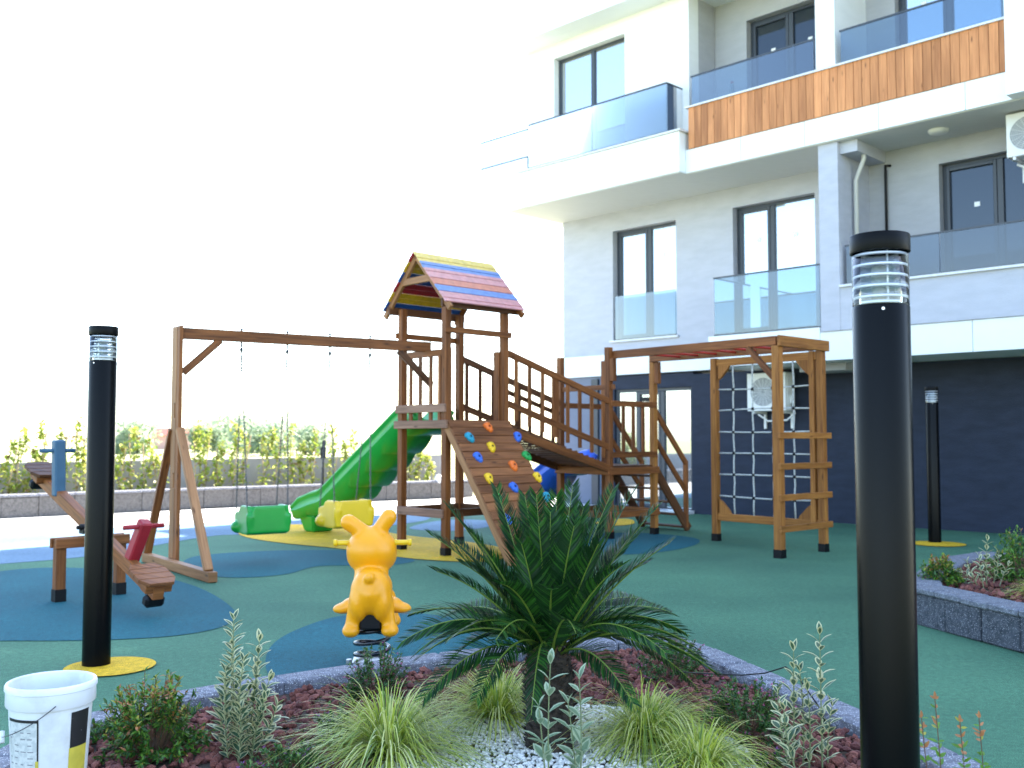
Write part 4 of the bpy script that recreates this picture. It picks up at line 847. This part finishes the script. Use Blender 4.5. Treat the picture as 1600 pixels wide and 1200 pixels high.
mb.build('old_leaf_bases', BRN, t, loc=PW(t))
# ornamental grass
GR = [LG_('grass_lime', (.54, .62, .09), .25, .45), LG_('grass_cream', (.80, .80, .32), .15, .45), LG_('grass_green', (.22, .34, .07), .3, .35)]
def tuft(c, n, L, spread, label, mats=GR, bias=(0, 0)):
    mb = MB(); c = V(c)
    for i in range(n):
        a = R.uniform(0, 2 * PI); r = R.uniform(0, .05); el = R.uniform(.25, 1.45) ** 1; l = L * R.uniform(.6, 1.15); d = V((math.cos(a) * math.cos(el) + bias[0], math.sin(a) * math.cos(el) + bias[1], math.sin(el))).normalized()
        p = c + V((math.cos(a) * r, math.sin(a) * r, 0)); N_ = 8; w_ = R.uniform(.0018, .0036); h = V((-math.sin(a), math.cos(a), 0)) ; mi = R.choices((0, 1, 2), (.5, .3, .2))[0]; k = len(mb.v); g_ = R.uniform(.9, 2.0) * spread
        for j in range(N_ + 1):
            q = j / N_; pos = p + d * l * q - Z * g_ * l * q ** 2.4 * .55 + V((d.x, d.y, 0)) * l * .25 * q * q + rv(.002); pos.z = max(pos.z, c.z + .004); ww = w_ * (1 - q ** 2.2) + .0003; mb.v += [tuple(pos - h * ww), tuple(pos + h * ww)]
        for j in range(N_): b = k + 2 * j; mb.f.append((b, b + 1, b + 3, b + 2)); mb.m.append(mi); mb.uv.append([(0, 0)] * 4)
    o = mb.build('ornamental_grass', mats, loc=tuple(c)); return tag(o, label, 'grass tuft', 'tufts of ornamental grass')
def gp(u, Y, z=.09): return V(((u - 800) / F * Y, Y, z))
tuft(gp(612, 4.2), 850, .56, .85, 'pale green grass tuft left of the cycad beside the lava gravel', bias=(.05, 0))
tuft(gp(778, 4.75), 700, .50, .8, 'bright lime grass tuft behind the left side of the cycad trunk')
tuft(gp(1005, 4.35), 950, .54, 1.0, 'bright yellow-green grass mound right of the cycad trunk', bias=(.15, 0))
tuft(gp(1090, 4.0), 420, .42, .9, 'thin cream-green grass tuft in front of the lime mound', bias=(.1, 0))
tuft(gp(1625, 7.4, .24), 300, .34, .9, 'pale grass tuft hanging in the right raised planter', bias=(-.2, 0))
# variegated euonymus
EU = [LG_('euonymus_green', (.07, .14, .07), .25, .2, .4), LG_('euonymus_cream', (.66, .64, .36), .12, .3, .45), LG_('euonymus_stem', (.22, .26, .12), .2, .1)]
def euon(stems, label, L=.055, dens=.032, z=.09, mats=EU, sparse=0, wr=.42):
    c = sum((s[0] for s in stems), V()) / len(stems); mb = MB()
    for (a, b) in stems:
        a = V(a); b = V(b); n = max(3, int((b - a).length / dens)); mid = (a + b) / 2 + rv(.02); pts = [a * (1 - q) ** 2 + mid * 2 * q * (1 - q) + b * q * q for q in [i / n for i in range(n + 1)]]
        mb.tube(pts, [.0038 * (1 - .5 * i / n) for i in range(n + 1)], 5, 2); ph = R.uniform(0, 3)
        for i in range(1 + sparse, n + 1):
            T = (pts[i] - pts[i - 1]).normalized(); ang = ph + i * 1.5708 + R.uniform(-.3, .3); k = .75 + .35 * math.sin(PI * i / n)
            x = T.cross(V((1, .2, 0))).normalized(); y = T.cross(x); nn = 2
            for j in range(nn + (1 if i == n else 0)):
                aa = ang + j * PI; o = x * math.cos(aa) + y * math.sin(aa); up_ = R.uniform(.55, 1.25) if i < n else 2.5
                vleaf(mb, pts[i], (o + T * up_), T * 1.0 - o * .5, L * k * R.uniform(.8, 1.15), L * k * wr * R.uniform(.85, 1.1))
    return tag(mb.build('variegated_shrub', mats, loc=tuple(c)), label, 'shrub', 'cream edged variegated shrubs')
def stems(lst, Y, z=.09, base=None): return [(gp(b, Y + dy, z), at(u, v, Y + dy)) for (u, v, b, dy) in lst]
euon(stems([(365, 970, 378, 0), (405, 1003, 392, .03), (352, 1050, 365, -.05), (420, 1065, 398, 0), (345, 1090, 360, .02), (380, 1035, 380, -.06), (412, 1095, 400, -.05), (432, 1105, 405, .03), (388, 1080, 385, .05), (362, 1015, 372, .06), (375, 1110, 380, -.1)], 4.15), 'tall cream-edged shrub left between bushy nandina and grass', .070, .024, wr=.46)
euon(stems([(1281, 992, 1276, 0), (1240, 1018, 1232, .03), (1215, 1085, 1228, -.03), (1262, 1080, 1255, 0), (1300, 1105, 1285, .03), (1225, 1110, 1240, -.1), (1250, 1050, 1246, .04)], 4.0), 'sparse cream-edged shrub right before the sloping kerb', .068, .032, wr=.44)
PE = [LG_('pale_leaf', (.20, .30, .17), .2, .3, .5), LG_('pale_leaf_edge', (.42, .50, .32), .1, .3, .5), EU[2]]
euon(stems([(860, 1038, 858, 0), (842, 1105, 856, 0)], 3.55), 'pale budding sapling directly in front of the cycad trunk', .075, .055, mats=PE, wr=.42)
euon(stems([(905, 1062, 902, 0), (888, 1100, 900, .02)], 3.6), 'pale leafy sapling just right of the cycad trunk', .075, .045, mats=PE, wr=.46)
euon(stems([(1543, 845, 1535, 0), (1560, 865, 1545, .1), (1512, 880, 1522, -.05), (1505, 895, 1515, .05), (1575, 885, 1555, 0), (1530, 870, 1530, -.1)], 7.9, .24), 'small cream-edged shrub in the right raised planter', .075, .035)
# nandina and flowering bushes
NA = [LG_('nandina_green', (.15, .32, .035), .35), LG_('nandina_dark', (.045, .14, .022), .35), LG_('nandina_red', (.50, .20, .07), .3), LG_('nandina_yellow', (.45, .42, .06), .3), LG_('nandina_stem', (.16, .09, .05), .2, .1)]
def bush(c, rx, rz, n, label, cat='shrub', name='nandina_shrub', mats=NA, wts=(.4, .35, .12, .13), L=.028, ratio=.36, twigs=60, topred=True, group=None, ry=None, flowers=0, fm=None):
    c = V(c); ry = ry or rx; mb = MB(); tw = []
    for i in range(twigs):
        a = R.uniform(0, 2 * PI); el = math.asin(R.uniform(.02, 1)); q = R.uniform(.72, 1.12); e = c + V((math.cos(a) * math.cos(el) * rx * q, math.sin(a) * math.cos(el) * ry * q, math.sin(el) * rz * q)); b = c + V((math.cos(a), math.sin(a), 0)) * .03
        m_ = (b + e) / 2 + Z * .03 * rz + rv(.01); pts = [b * (1 - s) ** 2 + m_ * 2 * s * (1 - s) + e * s * s for s in (0, .33, .66, 1)]; mb.tube(pts, .0014, 3, len(mats) - 1, False); tw.append((b, m_, e))
    for i in range(n):
        b, m_, e = R.choice(tw); s = R.uniform(.35, 1) ** .7; p = b * (1 - s) ** 2 + m_ * 2 * s * (1 - s) + e * s * s; T = (e - b).normalized(); d = (T * .7 + rv(1)).normalized()
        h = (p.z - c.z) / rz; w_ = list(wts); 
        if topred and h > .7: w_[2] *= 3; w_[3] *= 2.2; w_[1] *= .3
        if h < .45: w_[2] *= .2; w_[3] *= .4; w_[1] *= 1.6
        l = L * R.uniform(.6, 1.25); leaf(mb, p, d, V((0, 0, 1)) + rv(.5), l, l * ratio, R.choices(range(4), w_)[0], .15, .15)
    k = len(mats)
    for i in range(flowers):
        b, m_, e = R.choice(tw); s = R.uniform(.8, 1.04); p = b + (e - b) * s + rv(.012)
        for j in range(5): a = j * 1.256; leaf(mb, p, V((math.cos(a), math.sin(a) * .6 - .4, .5 + R.uniform(-.4, .6))), Z, .012, .009, k, .1, 0)
    ms = list(mats) + ([fm] if fm else [])
    return tag(mb.build(name, ms, loc=tuple(c)), label, cat, group)
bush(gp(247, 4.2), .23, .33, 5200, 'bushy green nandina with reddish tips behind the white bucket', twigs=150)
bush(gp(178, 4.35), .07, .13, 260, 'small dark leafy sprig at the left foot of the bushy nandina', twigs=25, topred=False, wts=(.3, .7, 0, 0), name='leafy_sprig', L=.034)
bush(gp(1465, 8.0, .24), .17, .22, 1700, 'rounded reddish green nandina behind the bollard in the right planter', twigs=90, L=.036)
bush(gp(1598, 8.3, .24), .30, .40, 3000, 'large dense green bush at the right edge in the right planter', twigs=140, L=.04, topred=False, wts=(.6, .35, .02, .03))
CU = [LG_('cuphea_green', (.08, .20, .04), .35), LG_('cuphea_dark', (.035, .11, .025), .3), LG_('cuphea_mid', (.12, .25, .05), .3), LG_('cuphea_light', (.2, .32, .07), .3), NA[4]]; PINK = LG_('pink_petal', (.62, .16, .34), .2, .3); MAUV = LG_('mauve_petal', (.36, .10, .40), .2, .3)
fl = dict(name='flowering_bush', mats=CU, topred=False, L=.02, ratio=.42, group='small flowering bushes', cat='flowering bush')
bush(gp(590, 5.1), .17, .27, 2800, 'pink flowering bush against the kerb below the rabbit rider', flowers=60, fm=PINK, twigs=90, **fl)
bush(gp(528, 4.35), .09, .17, 1300, 'upright mauve flowering bush in the lava gravel', flowers=16, fm=MAUV, twigs=45, **fl)
bush(gp(465, 4.0), .17, .10, 1500, 'low mauve flowering bush between variegated shrub and grass', flowers=40, fm=MAUV, twigs=60, **fl)
bush(gp(395, 3.85), .1, .08, 500, 'low mauve flowering bush at the foot of the left variegated shrub', flowers=18, fm=MAUV, twigs=40, **fl)
bush(gp(1163, 4.5), .22, .25, 4200, 'wide pink flowering bush against the right kerb', flowers=90, fm=PINK, twigs=110, **fl)
bush(gp(1045, 5.5), .21, .28, 2800, 'pink flowering bush behind the right fronds of the cycad', flowers=70, fm=PINK, twigs=80, **fl)
bush(gp(1195, 4.05), .1, .06, 500, 'low mauve flowering bush at the foot of the right variegated shrub', flowers=14, fm=MAUV, twigs=30, **fl)
# nandina sprigs bottom right
def sprig(u, v, ub, Y, label):
    mb = MB(); a = gp(ub, Y, .02); b = at(u, v, Y); mb.tube([a, (a + b) / 2 + rv(.005), b], .0018, 5, 4)
    for i in range(9):
        q = 1 - i * R.uniform(.04, .065); p = a + (b - a) * q; l = .022 + i * .0016
        for sg in (-1, 1): leaf(mb, p, V((sg * R.uniform(.3, 1), R.uniform(-1, .8), R.uniform(.1, .9))), V((R.uniform(-.5, .5), -1, .6)), l * R.uniform(.7, 1.3), l * R.uniform(.32, .48), R.choices((0, 2, 3), (.2, .6, .2))[0] if i < 5 else 0, .1, .1)
    leaf(mb, b, Z, V((0, -1, 0)), .026, .011, 2); return tag(mb.build('nandina_sprig', NA, loc=tuple(a)), label, 'sprig', 'young nandina sprigs')
sprig(1461, 1092, 1462, 3.4, 'red tipped nandina sprig just right of the near bollard'); sprig(1500, 1128, 1503, 3.4, 'short green nandina sprig in the middle of the lower right corner'); sprig(1530, 1122, 1528, 3.5, 'rightmost low nandina sprig in the lower right corner'); sprig(1440, 1122, 1443, 3.4, 'low nandina sprig touching the near bollard foot')
# drip hose
c0 = [at(1060, 1050, 4.9), at(1110, 1053, 4.7), at(1160, 1055, 4.5), at(1195, 1052, 4.4), at(1228, 1042, 4.3), at(1250, 1062, 4.2), at(1280, 1105, 4.1), at(1295, 1140, 4.05)]
mb = MB(); mb.tube([p for p in c0], .0032, 6); tag(mb.build('drip_hose', BLK, smooth=True), 'thin black irrigation hose looping over the right kerb', 'hose')

# climbing plants on stakes
CLV = [LG_('climber_leaf', (.32, .42, .06), .3, .6), LG_('climber_leaf_pale', (.55, .56, .14), .25, .6), LG_('climber_leaf_brown', (.30, .20, .07), .3, .3)]; STAKE = mat('bamboo_stake', (.42, .30, .17), .7)
def fline(u, off=.45):      # point on the planter strip under photo column u
    best = None
    for (a, b) in ((V((-16.3, 11.7, 0)), V((-9.3, 18.1, 0))), (V((-9.3, 18.1, 0)), V((-1.3, 24.7, 0)))):
        k = (u - 800) / F; d = b - a; s = (k * a.y - a.x) / (d.x - k * d.y)
        if 0 <= s <= 1: return a + d * s
    return V((-12, 16, 0))
vines = [(10, 690), (28, 668), (48, 700), (62, 656), (95, 668), (122, 655), (134, 662), (185, 690), (205, 664), (232, 680), (247, 712), (310, 655), (322, 668), (340, 690), (362, 660), (378, 668), (412, 675), (428, 664), (452, 662), (470, 690), (488, 672), (516, 660), (540, 690), (553, 668), (590, 690), (603, 705), (640, 690), (655, 700), (668, 712), (-15, 680)]
side_words = {}
ORD = 'leftmost second third fourth fifth sixth seventh eighth ninth tenth eleventh twelfth thirteenth fourteenth fifteenth sixteenth seventeenth eighteenth nineteenth twentieth twenty-first twenty-second twenty-third twenty-fourth twenty-fifth twenty-sixth twenty-seventh twenty-eighth twenty-ninth rightmost'.split()
for i, (u, v) in enumerate(sorted(vines)):
    b = fline(u + R.uniform(-4, 4)); b.z = .34; Yb = b.y; e = at(u, v, Yb - .05); t = thing('climbing_plant', b, ('%s yellow-green climbing plant on a stake%s along the grey wall' % (ORD[i], '' if i in (0, 29) else ' from the left')), 'climbing plant', 'climbing plants along the far wall')
    lean = R.uniform(-.22, .22); mb = MB(); mb.tube([b, V((b.x + lean, b.y + .1, max(.9, e.z * .9)))], .013, 5); mb.build('stake', STAKE, t, loc=tuple(b)); mb = MB(); H_ = e.z - b.z; n = 16; pts = [V((b.x + (e.x - b.x) * q + .05 * math.sin(q * 7 + i), b.y + .1 * q + .03 * math.cos(q * 5 + i), b.z + H_ * q)) for q in [j / n for j in range(n + 1)]]
    mb.tube(pts, .006, 4, 2)
    for j in range(135):
        q = R.random() ** .85; k = min(n - 1, int(q * n)); p = pts[k] + rv(1) * (.19 * (1.2 - q) + .04) * R.random(); p.z += R.uniform(-.04, .04)
        leaf(mb, p, rv(1), Z + rv(.6), R.uniform(.07, .13), R.uniform(.05, .08), R.choices((0, 1, 2), (.5, .43, .07))[0])
    mb.build('foliage', CLV, t, loc=tuple(b))

# ------------------------------------------------------------------ far background
def blobtree(c, rx, rz, n, L, mats, label, name='distant_tree', grp='distant trees beyond the wall'):
    c = V(c); t = thing(name, c, label, 'tree', grp); mb = MB(); mb.tube([c, c + Z * rz * .9], [.12, .06], 6); 
    for i in range(5): a = R.uniform(0, 6.28); mb.tube([c + Z * rz * .5, c + V((math.cos(a) * rx * .6, math.sin(a) * rx * .6, rz * R.uniform(.8, 1.3)))], [.06, .02], 5)
    mb.build('trunk', BRN, t, loc=tuple(c)); mb = MB(); cl = []
    for i in range(16): a = R.uniform(0, 6.28); r = R.uniform(.1, .75); cl.append((c + V((math.cos(a) * rx * r, math.sin(a) * rx * r, rz * R.uniform(.35, 1.55))), R.uniform(.25, .5) * rx))
    for i in range(n): cc, rr = R.choice(cl); d = rv(1).normalized(); leaf(mb, cc + d * rr * R.uniform(.7, 1.05), rv(1), Z + rv(.5), L * R.uniform(.6, 1.3), L * .6, R.randrange(len(mats)))
    mb.build('crown', mats, t, loc=tuple(c))
DT = [LG_('distant_green', (.30, .40, .26), .3, .5), LG_('distant_green_light', (.42, .50, .34), .3, .5)]  # crown greens paled so the colour itself carries the distance haze
for (u, Y, rx, rz, lb) in ((395, 95, 3.0, 2.0, 'hazy round distant tree seen through the left swing chains'), (425, 80, 2.4, 1.3, 'low dark distant tree between the two swings'), (478, 85, 2.6, 1.5, 'dark distant tree behind the yellow swing chains'), (350, 110, 3.2, 1.9, 'distant tree just right of the swing post'), (450, 120, 4.2, 2.1, 'broad pale distant tree far behind the swings'), (215, 90, 3.5, 1.5, 'distant bush between the left bollard and the swing post'), (325, 100, 2.2, 1.4, 'small distant bush beside the red roofed house')):
    blobtree(((u - 800) / F * Y, Y, -.01), rx, rz, 1500, .42, DT, lb)
t = thing('farm_house', ((277 - 800) / F * 130, 130, 0), 'distant low pinkish farmhouse with a red roof beyond the field', 'house'); hx, hy = (277 - 800) / F * 130, 130
mb = MB(); mb.bar((hx - 2.4, hy, .9), (hx + 2.4, hy, .9), 4, 1.8); mb.build('wall', mat('pink_wall', (.55, .33, .28), .8), t, loc=PW(t))
mb = MB(); mb.prism([(hx - 2.7, hy - 2.4, 1.8), (hx - 2.7, hy + 2.4, 1.8), (hx - 2.7, hy, 2.7)], (5.4, 0, 0)); mb.build('roof', mat('red_roof_tiles', (.35, .07, .05), .8), t, loc=PW(t))
mb = MB(); mb.bar((hx + .8, hy - 2.02, 1.1), (hx + 1.6, hy - 2.02, 1.1), .06, .8); mb.build('window', PANED, t, loc=PW(t))
